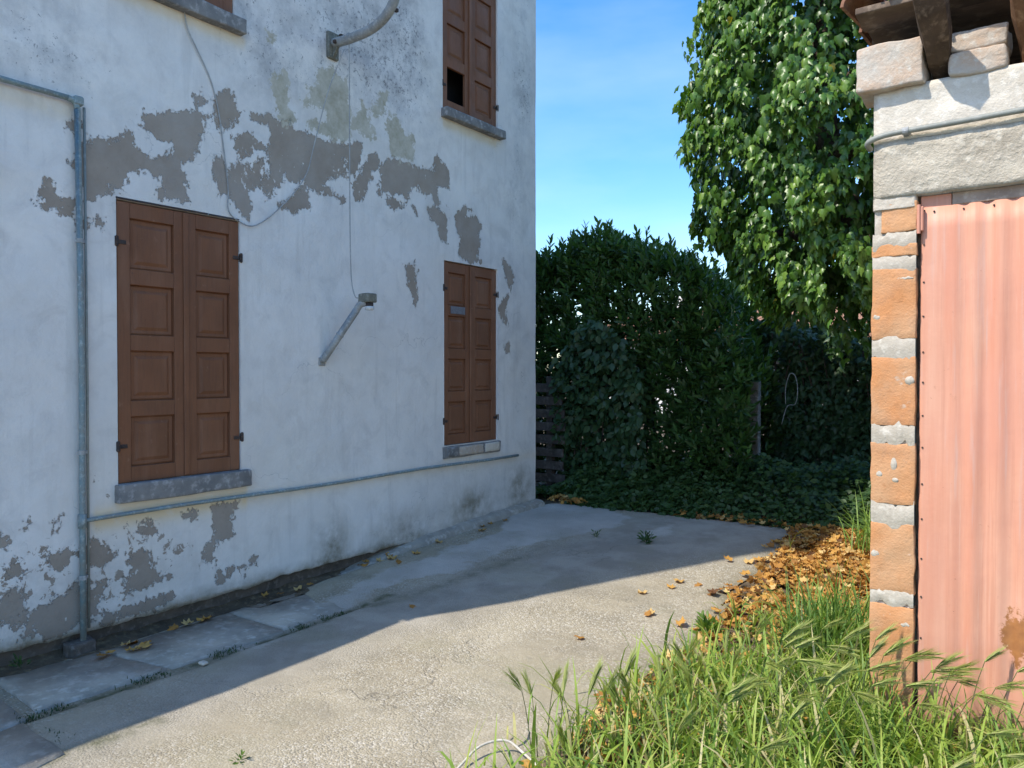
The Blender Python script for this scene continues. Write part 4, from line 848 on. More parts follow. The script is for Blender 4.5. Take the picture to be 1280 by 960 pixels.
# --- ivy clad tree
TX, TY = -1.88, 7.34
tree = thing('ivy_tree', 'leaning tree smothered in glossy ivy, its upper side lit by the sun', 'tree', (-0.98, 7.55, g(9)))
build('trunk', tube(curve([(-0.98, 7.55, 0.05), (-1.02, 7.52, 1.2), (-1.25, 7.45, 2.3), (-1.75, 7.38, 3.6), (-1.85, 7.34, 5.6)], 5), [0.20 - 0.006 * i for i in range(21)], 12), M['bark'], tree, True)
for k in range(9):
    a = rnd.uniform(0, 6.28); z = rnd.uniform(2.6, 5.0); p = Vector((TX + 0.05, TY, z)); e = p + Vector((math.cos(a) * 0.75, math.sin(a) * 0.75, rnd.uniform(-0.1, 0.5)))
    build('limb', tube(curve([p, p.lerp(e, 0.5) + Vector((0, 0, 0.12)), e], 4), [0.05 - 0.0035 * i for i in range(9)], 7), M['bark'], tree, True)
for k in range(4):
    a = rnd.uniform(3.4, 6.0); build('ivy_stem', tube(curve([(-0.98 + 0.21 * math.cos(a), 7.55 + 0.21 * math.sin(a), 0.1), (-1.02 + 0.2 * math.cos(a + 0.3), 7.52 + 0.2 * math.sin(a + 0.3), 1.2), (-1.25 + 0.2 * math.cos(a - 0.2), 7.45 + 0.2 * math.sin(a - 0.2), 2.2)], 5), 0.022, 7), M['bark'], tree, True)
zk = 1.6 + 0.82 * (np.array([1.7, 1.9, 2.3, 2.7, 3.1, 3.6, 4.2, 4.8, 5.5, 6.1, 6.6, 7.0, 7.25]) - 1.6); rk = 0.82 * np.array([0.62, 0.66, 0.74, 0.86, 1.04, 1.20, 1.30, 1.31, 1.22, 1.05, 0.80, 0.45, 0.1])
def ivy_leaves(n, depth, cull):
    z = rng.uniform(1.7, 6.2, n); th = rng.uniform(0, 2 * np.pi, n)
    P0 = np.stack([np.cos(th) * 1.0, np.sin(th) * 1.0, z], 1)
    n1 = vnoise(P0, 1.4, 3); n2 = vnoise(P0 * [1, 1, 0.85], 3.3, 8)
    R = np.interp(z, zk, rk) * (1 + 0.15 * n1) + 0.27 * n2
    keep = (n2 > cull) if cull is not None else np.ones(n, bool)
    keep &= z > 1.95 + 0.9 * vnoise(P0 * [1, 1, 0], 2.1, 4) + 0.25 * (th > 2.2) * (th < 4.2)
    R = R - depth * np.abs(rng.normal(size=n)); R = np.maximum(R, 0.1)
    pos = np.stack([TX + np.cos(th) * R + 0.36 * np.clip((3.0 - z) / 1.2, 0, 1), TY + np.sin(th) * R, z + rng.uniform(-.05, .05, n)], 1)
    out = np.stack([np.cos(th), np.sin(th), np.zeros(n)], 1)
    nm = nrm(out * 1.0 + np.array([0, 0, 0.5]) + 0.6 * rng.normal(size=(n, 3)))
    yd = nrm(np.array([0, 0, -1.3]) + 0.30 * out + 0.40 * rng.normal(size=(n, 3)))
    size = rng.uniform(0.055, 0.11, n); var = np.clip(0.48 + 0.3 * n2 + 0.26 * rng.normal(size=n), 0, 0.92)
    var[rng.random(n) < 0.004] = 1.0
    return [a[keep] for a in (pos, yd, nm, size, var)]
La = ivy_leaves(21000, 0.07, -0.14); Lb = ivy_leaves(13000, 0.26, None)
# hanging tips that break the outline
hang = []
for k in range(46):
    th = rnd.uniform(0, 6.28) if k > 14 else rnd.uniform(2.6, 4.2); z = rnd.uniform(2.9, 5.0); R = float(np.interp(z, zk, rk)) + rnd.uniform(-0.02, 0.09); L = rnd.uniform(0.15, 0.5)
    for q in range(int(L / 0.03)):
        f = q / (L / 0.03); hang.append((TX + math.cos(th) * (R + 0.12 * math.sin(f * 2.4)) + rnd.uniform(-.05, .05), TY + math.sin(th) * (R + 0.12 * math.sin(f * 2.4)) + rnd.uniform(-.05, .05), z - L * f + rnd.uniform(-.03, .03)))
hang = np.array(hang); n = len(hang); ho = nrm((hang - [TX, TY, 0]) * [1, 1, 0])
Lc = [hang, nrm(np.array([0, 0, -1.0]) + 0.4 * rng.normal(size=(n, 3))), nrm(ho + 0.6 * rng.normal(size=(n, 3))), rng.uniform(0.07, 0.11, n), np.clip(0.5 + 0.2 * rng.normal(size=n), 0, 0.92)]
Lb[4] = Lb[4] * 0.55  # inner leaves coloured darker so gaps in the crown read as shade
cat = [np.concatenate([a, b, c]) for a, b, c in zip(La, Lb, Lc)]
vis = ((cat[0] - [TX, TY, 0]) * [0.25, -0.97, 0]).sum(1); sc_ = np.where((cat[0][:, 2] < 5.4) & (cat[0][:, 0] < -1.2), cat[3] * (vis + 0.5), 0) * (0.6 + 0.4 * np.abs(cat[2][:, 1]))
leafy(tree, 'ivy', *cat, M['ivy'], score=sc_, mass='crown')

# --- laurel hedge
hedge = thing('laurel_hedge', 'tall dark green laurel hedge with upright shoots beside the white house', 'hedge', (-4.3, 8.5, g(9)))
hx0, hx1 = -6.3, -2.75
def htop(x): return float(np.interp(x, [-6.3, -5.27, -4.9, -4.6, -4.04, -3.6, -3.35, -3.03, -2.8], [2.9, 2.92, 3.03, 3.10, 2.93, 2.76, 2.60, 2.15, 1.5]))
pos, yd, nm, size, var = [], [], [], [], []
stems = []
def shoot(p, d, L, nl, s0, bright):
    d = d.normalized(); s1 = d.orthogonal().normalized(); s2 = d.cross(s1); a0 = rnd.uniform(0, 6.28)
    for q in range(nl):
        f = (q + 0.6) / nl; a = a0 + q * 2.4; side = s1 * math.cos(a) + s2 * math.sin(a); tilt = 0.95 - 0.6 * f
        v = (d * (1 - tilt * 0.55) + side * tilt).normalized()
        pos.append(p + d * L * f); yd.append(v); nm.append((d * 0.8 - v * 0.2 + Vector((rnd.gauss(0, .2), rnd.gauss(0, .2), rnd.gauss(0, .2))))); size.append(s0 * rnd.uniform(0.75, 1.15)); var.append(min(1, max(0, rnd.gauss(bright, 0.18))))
for k in range(3300):
    x = rnd.uniform(hx0, hx1); t = htop(x); u = rnd.random(); z = 0.15 + (t - 0.15) * (rnd.random() ** 0.8)
    p = Vector((x, 0, z)); bulge = 0.16 * noise.noise(Vector((x * 1.4, 5, z * 1.4))) + 0.10 * noise.noise(Vector((x * 3.5, 5, z * 3.5)))
    if u < 0.50: p.y = 7.95 + bulge + abs(rnd.gauss(0, 0.10)) + 0.22 * max(0, (z - t + 0.5)); dd = Vector((rnd.gauss(0, .35), -0.75 + rnd.gauss(0, .3), 0.75))
    elif u < 0.66: p.y = rnd.uniform(8.1, 9.2); p.z = t - abs(rnd.gauss(0, 0.12)); dd = Vector((rnd.gauss(0, .25), rnd.gauss(0, .25), 1))
    elif u < 0.86: p.y = rnd.uniform(8.15, 8.9); dd = Vector((rnd.gauss(0, .5), rnd.gauss(0, .5), 0.8))
    else: p.y = 9.2 + bulge; dd = Vector((rnd.gauss(0, .3), 0.7, 0.7))
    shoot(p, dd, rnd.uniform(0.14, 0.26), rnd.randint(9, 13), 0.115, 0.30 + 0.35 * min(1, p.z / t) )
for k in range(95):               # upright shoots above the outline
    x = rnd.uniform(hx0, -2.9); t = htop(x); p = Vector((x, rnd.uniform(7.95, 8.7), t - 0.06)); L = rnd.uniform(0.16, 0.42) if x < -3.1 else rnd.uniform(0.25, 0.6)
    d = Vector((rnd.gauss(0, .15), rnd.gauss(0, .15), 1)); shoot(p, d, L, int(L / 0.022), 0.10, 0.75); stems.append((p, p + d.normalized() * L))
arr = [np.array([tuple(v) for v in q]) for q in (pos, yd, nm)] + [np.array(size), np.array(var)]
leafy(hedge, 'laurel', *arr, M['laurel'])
for k in range(16):
    x = hx0 + 0.2 + (hx1 - hx0 - 0.3) * k / 15; t = htop(x)
    build('stem', tube(curve([(x, 8.5, 0.1), (x + rnd.uniform(-.1, .1), 8.5, t * 0.5), (x + rnd.uniform(-.2, .2), 8.45, t - 0.1)], 4), [0.035 - 0.003 * i for i in range(9)], 7), M['bark'], hedge, True)
build('twig', join([tube([a, b], [0.005, 0.003], 5) for a, b in stems]), M['stem'], hedge)['kind'] = 'stuff'

# --- broad leaved climber in front of the hedge, over the slats
def climber(name, label, cat_, x0, x1, yfun, ztop, nleaf, smin, smax, mat, kind, singles, droop=0.7, thick=0.12):
    t = thing(name, label, cat_, ((x0 + x1) / 2, yfun((x0 + x1) / 2, 1), g(8)))
    x = rng.uniform(x0, x1, nleaf); u = rng.random(nleaf) ** 0.85; zt = np.array([ztop(a) for a in x]); z = 0.12 + u * (zt - 0.12)
    P0 = np.stack([x, np.full(nleaf, 3.0), z], 1); n1 = vnoise(P0, 1.8, 5); n2 = vnoise(P0, 4.5, 1)
    y = np.array([yfun(a, b) for a, b in zip(x, z)]) - 0.17 * n1 - 0.10 * n2 + thick * np.abs(rng.normal(size=nleaf)); keep = (n2 > -0.30) | (rng.random(nleaf) < 0.4)
    pos = np.stack([x, y, z], 1); n = nleaf
    nm = nrm(np.array([0.05, -0.75, 0.6]) + 0.5 * rng.normal(size=(n, 3))); yd = nrm(np.array([0, -0.35, -droop]) + 0.6 * rng.normal(size=(n, 3)))
    leafy(t, kind, pos[keep], yd[keep], nm[keep], rng.uniform(smin, smax, n)[keep], np.clip(0.45 + 0.3 * n2 + 0.2 * rng.normal(size=n), 0, 1)[keep], mat, singles=singles)
    for k in range(max(4, int((x1 - x0) * 5))):
        a = rnd.uniform(x0, x1); zt_ = ztop(a); build('stem', tube(curve([(a, yfun(a, 0) + 0.12, 0.08), (a + rnd.uniform(-.2, .2), yfun(a, 1) + 0.14, zt_ * 0.5), (a + rnd.uniform(-.3, .3), yfun(a, 1) + 0.12, zt_ * 0.92)], 5), 0.010, 6), M['bark'], t, True)
    return t
climber('climbing_shrub', 'bluish green broad leaved climber growing in front of the laurel beside the timber slats', 'shrub', -4.85, -3.75, lambda x, z: 7.74 - 0.10 * z, lambda x: float(np.interp(x, [-4.85, -4.6, -4.3, -4.0, -3.75], [1.65, 2.05, 2.25, 2.0, 1.5])), 2600, 0.07, 0.12, M['bramble'], 'oval', 200)
climber('ivy_fence', 'dark ivy mound smothering the wire fence below the sunlit tree', 'hedge', -3.35, -1.2, lambda x, z: 9.15 + 0.10 * z, lambda x: float(np.interp(x, [-3.35, -3.1, -2.85, -2.5, -2.0, -1.2], [2.0, 2.2, 2.32, 2.1, 2.0, 2.0])), 6800, 0.06, 0.11, M['bramble'], 'ivy', 300, thick=0.16)
climber('sunlit_shrub', 'pale green sunlit shrub seen through the gap between hedge and ivy', 'shrub', -4.6, -2.9, lambda x, z: 10.6, lambda x: float(np.interp(x, [-4.6, -3.9, -3.5, -2.9], [2.3, 3.1, 2.95, 2.6])), 2400, 0.10, 0.17, M['lime'], 'laurel', 60, droop=0.1, thick=0.3)
climber('dark_shrub', 'dark leafy shrub in the shade behind the brick pillar', 'shrub', -2.9, -1.1, lambda x, z: 9.75, lambda x: 2.2, 3600, 0.09, 0.15, M['bramble'], 'ivy', 40, thick=0.3)

# --- ground cover under the hedge
n = 17000; x = rng.uniform(-5.1, -0.9, n); v = rng.random(n); yb = np.array([yard_back(a) - 0.02 + 0.16 * noise.noise(Vector((a * 1.9, 7, 7))) + 0.08 * noise.noise(Vector((a * 6, 7, 7))) for a in x]); y = yb - 0.06 + 0.05 * rng.normal(size=n) * (v < .1) + v * (np.where(x < -2.9, 7.98, 9.05) - yb)
P0 = np.stack([x, y, np.zeros(n)], 1); n1 = vnoise(P0, 2.2, 4); n2 = vnoise(P0, 7, 2)
hgt = (0.02 + 0.42 * np.clip((y - yb + 0.05) / 0.75, 0, 1) ** 0.8) * (1 + 0.6 * n1) * np.clip((x + 5.0) / 0.5, 0.15, 1); z = np.array([g(a) for a in y]) + hgt * rng.uniform(0.45, 1.0, n) + 0.05 * n2 * (hgt > 0.1)
keep = ~((x > -1.75) & (y < 7.3)) & ~((x < -4.35) & (y < 7.35))
pos = np.stack([x, y, np.maximum(z, np.array([g(a) for a in y]) + 0.012)], 1)[keep]; n = len(pos)
nm = nrm(np.array([0.0, -0.45, 0.9]) + 0.45 * rng.normal(size=(n, 3))); yd = nrm(np.array([0, -0.6, -0.1]) + 0.9 * rng.normal(size=(n, 3)) * [1, 1, 0.4])
me = leaves_mesh('ground_cover', 'oval', pos, yd, nm, rng.uniform(0.04, 0.085, n), np.clip(0.45 + 0.3 * n2[keep] + 0.22 * rng.normal(size=n), 0, 1), M['cover'])
o = bpy.data.objects.new('ground_cover', me); COL.objects.link(o); tag(o, 'low leafy ground cover along the back edge of the yard', 'ground cover', kind='stuff')

# --- grass blades
def blades(P, L, W, lean, bend, var):
    """tapering blades of five points a side, built as one soup of triangles"""
    n = len(P); S = 5; f = np.linspace(0, 1, S); az = rng.uniform(0, 2 * np.pi, n) if np.isscalar(lean) else lean
    hd = np.stack([np.cos(az), np.sin(az), np.zeros(n)], 1); sd = np.stack([-np.sin(az), np.cos(az), np.zeros(n)], 1)
    ang = bend[:, None] * f[None] ** 1.3
    ds = L[:, None] / (S - 1); hx = np.cumsum(np.sin(ang) * ds, 1) - np.sin(ang[:, :1]) * ds; hz = np.cumsum(np.cos(ang) * ds, 1) - np.cos(ang[:, :1]) * ds
    C = P[:, None, :] + hd[:, None, :] * hx[:, :, None] + np.array([0, 0, 1.0]) * hz[:, :, None]
    wd = W[:, None] * np.array([0.7, 1.0, 0.9, 0.6, 0.04])[None]
    tw = sd[:, None, :] + 0.35 * hd[:, None, :] * np.sin(f * 2)[None, :, None]
    V = np.stack([C - tw * wd[:, :, None] / 2, C + tw * wd[:, :, None] / 2], 2).reshape(-1, 3)
    T = []
    for k in range(S - 1): a = 2 * k; T += [(a, a + 1, a + 3), (a, a + 3, a + 2)]
    FF = (np.array(T)[None] + (np.arange(n) * S * 2)[:, None, None]).reshape(-1, 3)
    return V, FF, np.repeat(var, S * 2)
def grass_region(n, test, Lr, Wr, br, vm, name, label, clump=0.0):
    pts = []
    while len(pts) < n:
        x = rnd.uniform(-1.95, 0.9); y = rnd.uniform(1.75, 7.2); pr = test(x, y)
        if rnd.random() < pr * (1 - clump + clump * (0.5 + 0.9 * noise.noise(Vector((x * 2.6, y * 2.6, 3))))): pts.append((x, y, g(y) + 0.005))
    P = np.array(pts); V, FF, var = blades(P, rng.uniform(*Lr, n), rng.uniform(*Wr, n), 0, rng.uniform(*br, n), np.where(rng.random(n) < 0.06, 1.0, np.clip(vm + 0.22 * rng.normal(size=n), 0, 1)))
    o = bpy.data.objects.new(name, tri_mesh(name, V, FF, var, M['grass'])); COL.objects.link(o); tag(o, label, 'grass', kind='stuff'); return o
def dens(x, y):
    if x > PL - 0.04 and y > SY - 0.03: return 0
    e = x - yard_edge(y) - 0.06
    if e < -0.12: return 0.05 if (e > -0.34 and y < 3.3) else 0
    d = min(1, (e + 0.14) / 0.42)
    if y > 4.75: d *= 0.05 + 0.45 * max(0, (x + 1.1) * 3)
    if y > 3.9 and x < -1.2: d *= 0.30
    return max(0, min(1, d))
grass_region(6400, dens, (0.07, 0.22), (0.005, 0.0105), (0.5, 2.6), 0.68, 'grass', 'mixed short grass covering the verge in front of the shed', 0.75)
grass_region(2900, lambda x, y: dens(x, y) * (1 if y < 4.4 else 0.25), (0.20, 0.43), (0.006, 0.016), (0.5, 2.2), 0.62, 'tall_grass', 'taller fresh green grass growing up through the verge', 0.7)
def tussock(cx, cy, r, n, L, var, label, bend=(0.35, 1.7)):
    P = np.stack([cx + r * rng.normal(size=n) * 0.55, cy + r * rng.normal(size=n) * 0.55, np.full(n, g(cy))], 1); P[:, 1] = np.where((P[:, 0] > PL - 0.05) & (P[:, 1] > SY - 0.05), SY - 0.05 - 0.1 * rng.random(n), P[:, 1])
    V, FF, vv = blades(P, rng.uniform(L * 0.5, L * 1.1, n), rng.uniform(0.006, 0.012, n), 0, rng.uniform(*bend, n), np.clip(var + 0.18 * rng.normal(size=n), 0, 1))
    me = tri_mesh('grass_tussock', V - np.array([cx, cy, g(cy)]), FF, vv, M['grass']); o = bpy.data.objects.new('grass_tussock', me); COL.objects.link(o); o.location = (cx, cy, g(cy)); tag(o, label, 'grass'); return o
tussock(-0.98, 4.30, 0.24, 420, 0.54, 0.20, 'dense bluish green grass tussock against the foot of the orange pillar')
tussock(-1.12, 6.55, 0.18, 340, 0.52, 0.40, 'pale tall grass tussock in front of the dark ivy beyond the leaf pile')
tussock(-0.62, 3.42, 0.22, 200, 0.36, 0.45, 'grass tussock at the bottom of the pink door beside the pillar')
tussock(-0.08, 3.55, 0.20, 130, 0.30, 0.50, 'grass tussock growing before the pink corrugated door under the rust hole')
pts = []
while len(pts) < 2600:
    x = rnd.uniform(-1.8, 0.6); y = rnd.uniform(1.9, 5.4)
    if rnd.random() < dens(x, y) * (0.4 + noise.noise(Vector((x * 3, y * 3, 6)))): pts.append((x, y, g(y) + 0.015 + 0.09 * rnd.random() ** 2))
P = np.array(pts); n = len(P); a = rng.uniform(0, 2 * np.pi, n)
me = leaves_mesh('verge_herbs', 'oval', P, np.stack([np.cos(a), np.sin(a), 0.3 * rng.normal(size=n)], 1), nrm(np.array([0, 0, 1.0]) + 0.5 * rng.normal(size=(n, 3))), rng.uniform(0.02, 0.055, n), np.clip(0.5 + 0.3 * rng.normal(size=n), 0, 1), M['lime'])
o = bpy.data.objects.new('verge_herbs', me); COL.objects.link(o); tag(o, 'small broad leaved herbs growing low among the verge grass', 'herbs', kind='stuff')
# --- wild barley: stem, leaves and bearded ear, each plant a thing
def ear_mesh(seed):
    r = random.Random(seed); V, F, vv = [], [], []
    def tri(a, b, c, v): k = len(V); V.extend([a, b, c]); F.append((k, k + 1, k + 2)); vv.extend([v] * 3)
    Lc = 0.075; pts = [Vector((0.02 * (f ** 2) + 0.0, 0, Lc * f)) for f in np.linspace(0, 1, 13)]
    for i, p in enumerate(pts):
        for sgn in (-1, 1):
            for q in range(4):
                a = (0 if sgn > 0 else math.pi) + r.uniform(-.7, .7); sd = Vector((math.cos(a), math.sin(a), 0)); up = (Vector((0.25, 0, 1)) + sd * r.uniform(0.12, 0.36)).normalized()
                b = p + sd * 0.0025; e = b + up * 0.014; s = up.cross(sd).normalized()
                tri(b - s * 0.0028, b + s * 0.0028, e, r.uniform(0.2, 0.6))
                aw = e + (up + Vector((0.10, 0, 0))).normalized() * r.uniform(0.035, 0.065); tri(e - s * 0.0012, e + s * 0.0012, aw, r.uniform(0.5, 1.0)); tri(b - s * 0.0008, e + up * 0.001, aw, r.uniform(0.5, 1.0))
    return tri_mesh('ear', np.array([tuple(v) for v in V]), np.array(F), np.array(vv), M['ear'], False)
ears = [ear_mesh(k) for k in range(5)]
barley_spots = []
for (px, py) in ((665, 945), (672, 948), (683, 950), (700, 955), (716, 940), (728, 948), (745, 952), (756, 945), (768, 950), (780, 946), (795, 955), (812, 948), (850, 890), (862, 895), (872, 900), (905, 880), (935, 860), (940, 930), (960, 900), (985, 940), (1000, 900), (1015, 955), (1030, 920), (1040, 950), (1055, 900), (1070, 940), (1080, 910), (1092, 900), (1105, 935), (1115, 905), (1125, 950), (1135, 915), (1150, 940), (1160, 955), (1180, 930), (1205, 950), (1225, 925), (1240, 940), (1262, 945), (1275, 930), (1050, 880), (1085, 870), (880, 940), (830, 950), (1100, 955), (975, 860), (1010, 870), (1060, 955)):
    barley_spots.append(gp(px, py + rnd.uniform(-4, 10), 0.0))
for k in range(34):
    x, y = rnd.uniform(-1.5, 0.1), rnd.uniform(2.3, 3.6); barley_spots.append((x, y))
for k, (x, y) in enumerate(barley_spots):
    if y > SY - 0.12 and x > PL - 0.05: y = SY - 0.12 - 0.1 * rnd.random()
    z = g(y); t = thing('wild_barley', 'green wild barley stem with a bearded ear rising from the verge', 'barley grass', (x, y, z), 'wild barley ears standing in the grass verge')
    right = x > -1.15; L = rnd.uniform(0.20, 0.34) if not right else rnd.uniform(0.26, 0.46)
    az = rnd.uniform(-0.9, 1.2) if right else rnd.uniform(0, 6.28); lean = rnd.uniform(0.25, 0.75) if right else rnd.uniform(0.02, 0.25)
    dh = Vector((math.cos(az), math.sin(az), 0)); pts = []
    p = Vector((x, y, z)); tilt = 0.1
    for q in range(7): pts.append(p.copy()); p = p + (dh * math.sin(tilt) + Vector((0, 0, math.cos(tilt)))) * (L / 6); tilt = 0.1 + (lean) * ((q + 1) / 6) ** 1.6
    build('stem', tube(pts, [0.0022 - 0.0001 * q for q in range(7)], 5), M['stem'], t, True)
    e = inst('ear', ears[k % 5], pts[-1], t, scale=(rnd.uniform(0.9, 1.3),) * 3)
    te = tilt + (0.25 if right else 0.03); dirv = (dh * math.sin(te) + Vector((0, 0, math.cos(te)))); xx = (dh - dirv * dh.dot(dirv)).normalized(); yy_ = dirv.cross(xx)
    e.rotation_euler = Matrix((xx, yy_, dirv)).transposed().to_euler()
    for q in range(2):
        bp = pts[1 + q * 2]; Pn = np.array([[0, 0, 0.0]]); Vb, Fb, vb = blades(Pn, np.array([rnd.uniform(0.12, 0.2)]), np.array([0.007]), np.array([rnd.uniform(0, 6.28)]), np.array([rnd.uniform(0.8, 1.9)]), np.array([rnd.uniform(0.2, 0.7)]))
        inst('leaf', tri_mesh('leaf', Vb, Fb, vb, M['grass']), bp, t)
# --- small weeds on the concrete
def weed(px, py, n, s, label, mat='lime', z=0.05):
    x, y = gp(px, py, z); t = thing('weed', label, 'weed', (x, y, g(y)))
    a = rng.uniform(0, 2 * np.pi, n); el = rng.uniform(0.2, 1.3, n); dv = np.stack([np.cos(a) * np.cos(el), np.sin(a) * np.cos(el), np.sin(el)], 1)
    pos_ = np.array([x, y, g(y) + 0.01]) + dv * rng.uniform(0.1, 1.0, (n, 1)) * s * [1, 1, 1.3]
    leafy(t, 'laurel', pos_, nrm(dv + 0.3 * rng.normal(size=(n, 3))), nrm(np.array([0, 0, 1.0]) + 0.5 * rng.normal(size=(n, 3))), rng.uniform(0.4, 0.8, n) * s, np.clip(0.5 + 0.3 * rng.normal(size=n), 0, 1), M[mat], singles=min(30, n // 2))
weed(886, 795, 110, 0.085, 'bright green weed growing from a crack in the sunny concrete'); weed(808, 683, 70, 0.07, 'flat tuft of dull green weed in the shaded concrete', 'cover', 0.11)
weed(26, 838, 30, 0.05, 'tiny weed in the gutter at the foot of the wall beside the pipe', 'cover', 0.0); weed(300, 956, 26, 0.035, 'tiny weed sprouting in bare sunny concrete', 'lime', 0.0); weed(744, 676, 22, 0.05, 'small dark weed in pale shaded screed near the house corner', 'cover', 0.11)
# moss and grass in the slab joints
P = np.array([(-3.87 + 0.03 * rnd.gauss(0, 1), rnd.uniform(1.2, 3.9), -0.005) for k in range(1500)] + [(-3.55 + 0.03 * rnd.gauss(0, 1) + 0.2 * (rnd.random() - .5), 1.55 + 0.02 * rnd.gauss(0, 1), 0) for k in range(60)]); n = len(P); P = P[[noise.noise(Vector((0, p[1] * 4, 1))) + 0.5 * noise.noise(Vector((0, p[1] * 17, 1))) > 0.12 * rnd.random() for p in P]]; n = len(P)
Vb, Fb, vb = blades(P, rng.uniform(0.008, 0.028, n), rng.uniform(0.003, 0.006, n), 0, rng.uniform(0.3, 1.8, n), np.clip(0.1 + 0.15 * rng.normal(size=n), 0, 1))
o = bpy.data.objects.new('joint_moss', tri_mesh('joint_moss', Vb, Fb, vb, M['cover'])); COL.objects.link(o); tag(o, 'moss and fine grass in the joints of the path slabs', 'moss', kind='stuff')

# ================================================================== dead leaves
def flat_leaves(P, s):
    n = len(P); nm = nrm(np.array([0, 0, 1.0]) + 0.6 * rng.normal(size=(n, 3))); a = rng.uniform(0, 2 * np.pi, n); yd = np.stack([np.cos(a), np.sin(a), 0.15 * rng.normal(size=n)], 1)
    return P, yd, nm, s
pts = []
while len(pts) < 3300:
    x = rnd.uniform(-2.0, -0.92); y = rnd.uniform(4.3, 7.35); lo = float(np.interp(y, [4.3, 4.8, 5.3, 5.9, 6.5, 7.35], [-1.42, -1.62, -1.78, -1.90, -1.95, -2.2])) + 0.12 * noise.noise(Vector((y * 3, 1, 1)))
    d = min(1, max(0, (x - lo) / 0.25)) * (0.35 if y < 4.9 else 1) * (0.4 if y > 6.7 else 1) * (1 if x < -1.1 else 0.6)
    if rnd.random() < d * (0.45 + 0.8 * (noise.noise(Vector((x * 3, y * 3, 8))) + 0.4)): pts.append((x, y, g(y) + 0.018 + 0.05 * rnd.random() * min(1, d) * (0.6 + noise.noise(Vector((x * 4, y * 4, 2))))))
for k in range(420): pts.append((rnd.uniform(-1.7, -0.2), rnd.uniform(2.6, 3.7), 0.02 + 0.02 * rnd.random()))
for k in range(330): y = rnd.uniform(3.0, 5.2); pts.append((yard_edge(y) + abs(rnd.gauss(0, 0.22)) - 0.04, y, g(y) + 0.02 + 0.02 * rnd.random()))
for k in range(130):                # thin drift under the ground cover's edge
    x = rnd.uniform(-3.2, -1.6); pts.append((x, yard_back(x) - 0.05 + 0.09 * rnd.gauss(0, 1), g(7.2) + 0.018 + 0.02 * rnd.random()))
for k in range(110): pts.append((rnd.uniform(-4.6, -4.15), 7.2 + 0.07 * rnd.gauss(0, 1), g(7.2) + 0.02 + 0.03 * rnd.random()))
P = np.array(pts); n = len(P); P, yd, nm, s = flat_leaves(P, rng.uniform(0.028, 0.08, n))
me = leaves_mesh('leaf_litter', 'dry', P, yd, nm, s, np.clip(0.52 + 0.33 * rng.normal(size=n), 0, 1), M['dry'])
o = bpy.data.objects.new('leaf_litter', me); COL.objects.link(o); tag(o, 'drift of orange dry leaves piled beside the grass near the pillar', 'leaf litter', kind='stuff')
T, F = leaf_template('dry'); dl = []
for q in range(6):
    Tq = T.copy(); Tq[:, 2] *= 0.25 + 0.22 * q; Tq[:, 0] *= 0.75 + 0.05 * q; Tq[:, 2] += 0.05 * rng.normal(size=len(T)); Tq[:, 2] -= Tq[:, 2].min(); dl.append(tri_mesh('fallen_leaf', Tq, np.array(F), np.clip(0.35 + 0.12 * q + 0.08 * rng.normal(size=len(T)), 0, 1), M['dry']))
def fallen(x, y, z, s, label, group):
    o = bpy.data.objects.new('fallen_leaf', dl[rnd.randrange(6)]); COL.objects.link(o); o.location = (x, y, z); o.scale = (s,) * 3; o.rotation_euler = (rnd.gauss(0, .15), rnd.gauss(0, .15), rnd.uniform(0, 6.28)); tag(o, label, 'leaf', group)
for px, py in ((730, 792), (813, 769), (808, 770), (850, 733), (806, 746), (843, 741), (876, 737), (917, 752), (921, 755), (928, 735), (915, 714), (937, 714), (952, 712), (895, 802), (850, 782), (868, 786), (905, 783), (848, 816), (855, 830), (866, 833), (820, 856), (840, 845), (756, 880), (900, 745), (945, 745), (938, 728), (960, 735), (925, 760), (912, 770), (880, 812), (925, 800), (940, 790), (655, 938), (762, 875), (960, 700), (975, 695)):
    x, y = gp(px, py, 0.06); fallen(x, y, g(y) + 0.014, rnd.uniform(0.06, 0.09), 'dry orange leaf lying loose on the sunny concrete', 'dry leaves scattered over the concrete')
for px, py in ((140, 812), (152, 806), (165, 802), (172, 806), (183, 800), (222, 780), (240, 776), (250, 772), (262, 772), (330, 745), (345, 742), (372, 735), (385, 730), (445, 708), (452, 712), (460, 707), (470, 706), (488, 700), (492, 703), (500, 697), (585, 666), (590, 663), (597, 662), (603, 664), (608, 660), (598, 668), (635, 658), (550, 680), (525, 690), (515, 745), (130, 816), (158, 812)):
    x, y = gp(px, py, g(4) if px < 500 else 0.09); x = max(x, WX + 0.02); fallen(x, y, g(y) + 0.012, rnd.uniform(0.06, 0.10), 'brown dry leaf lying at the foot of the white wall', 'dry leaves caught along the wall foot')
x, y = gp(254, 833, 0.0)
o = build('pebble', rough_box(x - 0.025, x + 0.025, y - 0.018, y + 0.018, 0.008, 0.026, 0.005, 1, 0.008), M['stucco'], None, True); tag(o, 'small white pebble on the shaded concrete by the path slabs', 'pebble')
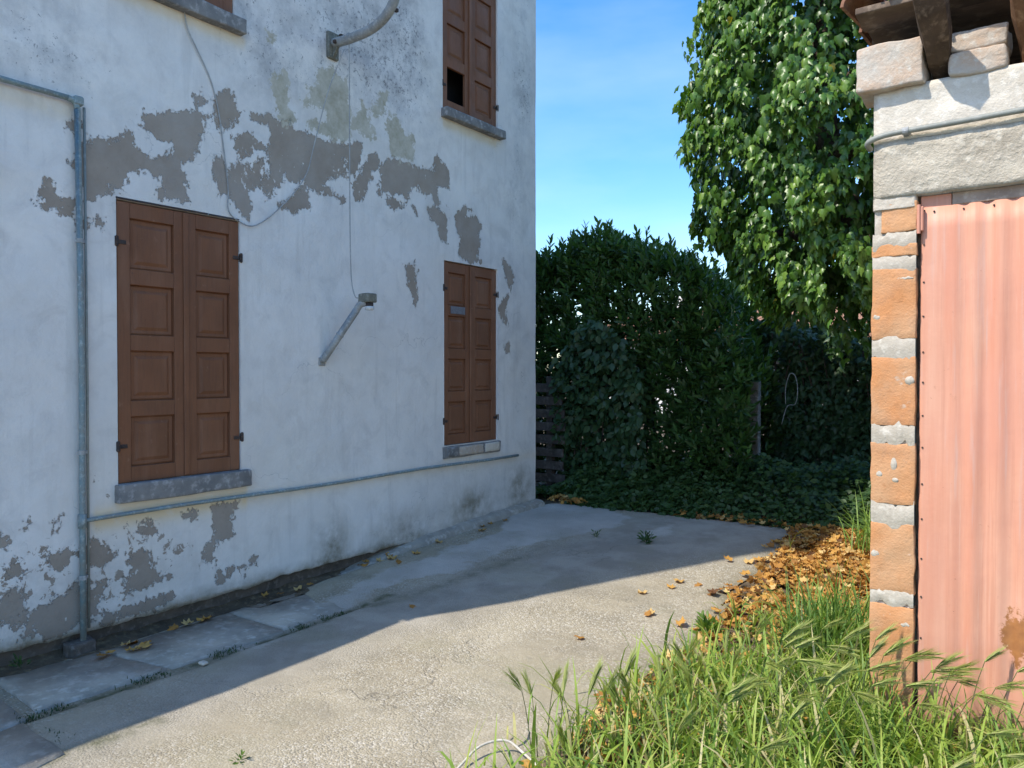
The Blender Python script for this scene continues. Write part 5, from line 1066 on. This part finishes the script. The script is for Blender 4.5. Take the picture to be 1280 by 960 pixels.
pg = [gp(a, b, 0.02) for a, b in ((545, 985), (572, 962), (600, 942), (632, 936), (655, 945), (690, 975))]
o = build('ground_cable', tube(curve([(p[0], p[1], 0.02 + h) for p, h in zip(pg, (0.0, 0.004, 0.03, 0.035, 0.01, 0.0))], 7), 0.0055, 7), M['cream'], None, True); tag(o, 'pale cable arching over the concrete at the edge of the grass', 'cable')

# ================================================================== far house seen through the gap
nh = thing('far_house', 'low distant house with a red tiled roof behind the hedge', 'house', (-9.0, 27, 0.17))
build('wall', box(-14, -4.2, 25, 30, 0.1, 2.72), M['nwall'], nh)
V, F = join([prism([(24.5, 2.62), (27.5, 3.75), (27.5, 3.9), (24.5, 2.77)], -14.4, -3.8, 'x'), prism([(27.5, 3.75), (30.5, 2.62), (30.5, 2.77), (27.5, 3.9)], -14.399, -3.801, 'x')])
build('roof', (V, F), M['tile'], nh); build('chimney', bbox(-12.2, -11.7, 27.7, 28.2, 3.5, 4.5, 0.02), M['nwall'], nh)
for x in (-12.5, -10, -7.5, -5.6): build('window', bbox(x - 0.5, x + 0.5, 24.96, 25.02, 1.0, 2.2, 0.01), M['dark'], nh)
for k, (x, y, h, label) in enumerate(((-16.5, 34, 3.4, 'round green tree beyond the far house'), (-22, 30, 3.2, 'bushy distant tree left of the far house behind the laurel'))):
    t = thing('garden_tree', label, 'tree', (x, y, 0.17)); build('trunk', tube([(x, y, 0.1), (x + 0.1, y, 1.2), (x, y, 2.4)], [0.2, 0.16, 0.1], 8), M['bark'], t, True)
    n = 2600; u = unit(n); r = (0.55 + 0.45 * rng.random(n) ** 0.5) * (1 + 0.25 * vnoise(u, 2, k)); pos_ = np.array([x, y, h * 0.62]) + u * r[:, None] * np.array([1.6, 1.6, h * 0.42])
    leafy(t, 'oval', pos_, nrm(u + rng.normal(size=(n, 3))), nrm(u + 0.5 * rng.normal(size=(n, 3))), rng.uniform(0.12, 0.22, n), np.clip(0.5 + 0.25 * rng.normal(size=n), 0, 1), M['lime'], singles=0, mass='crown')
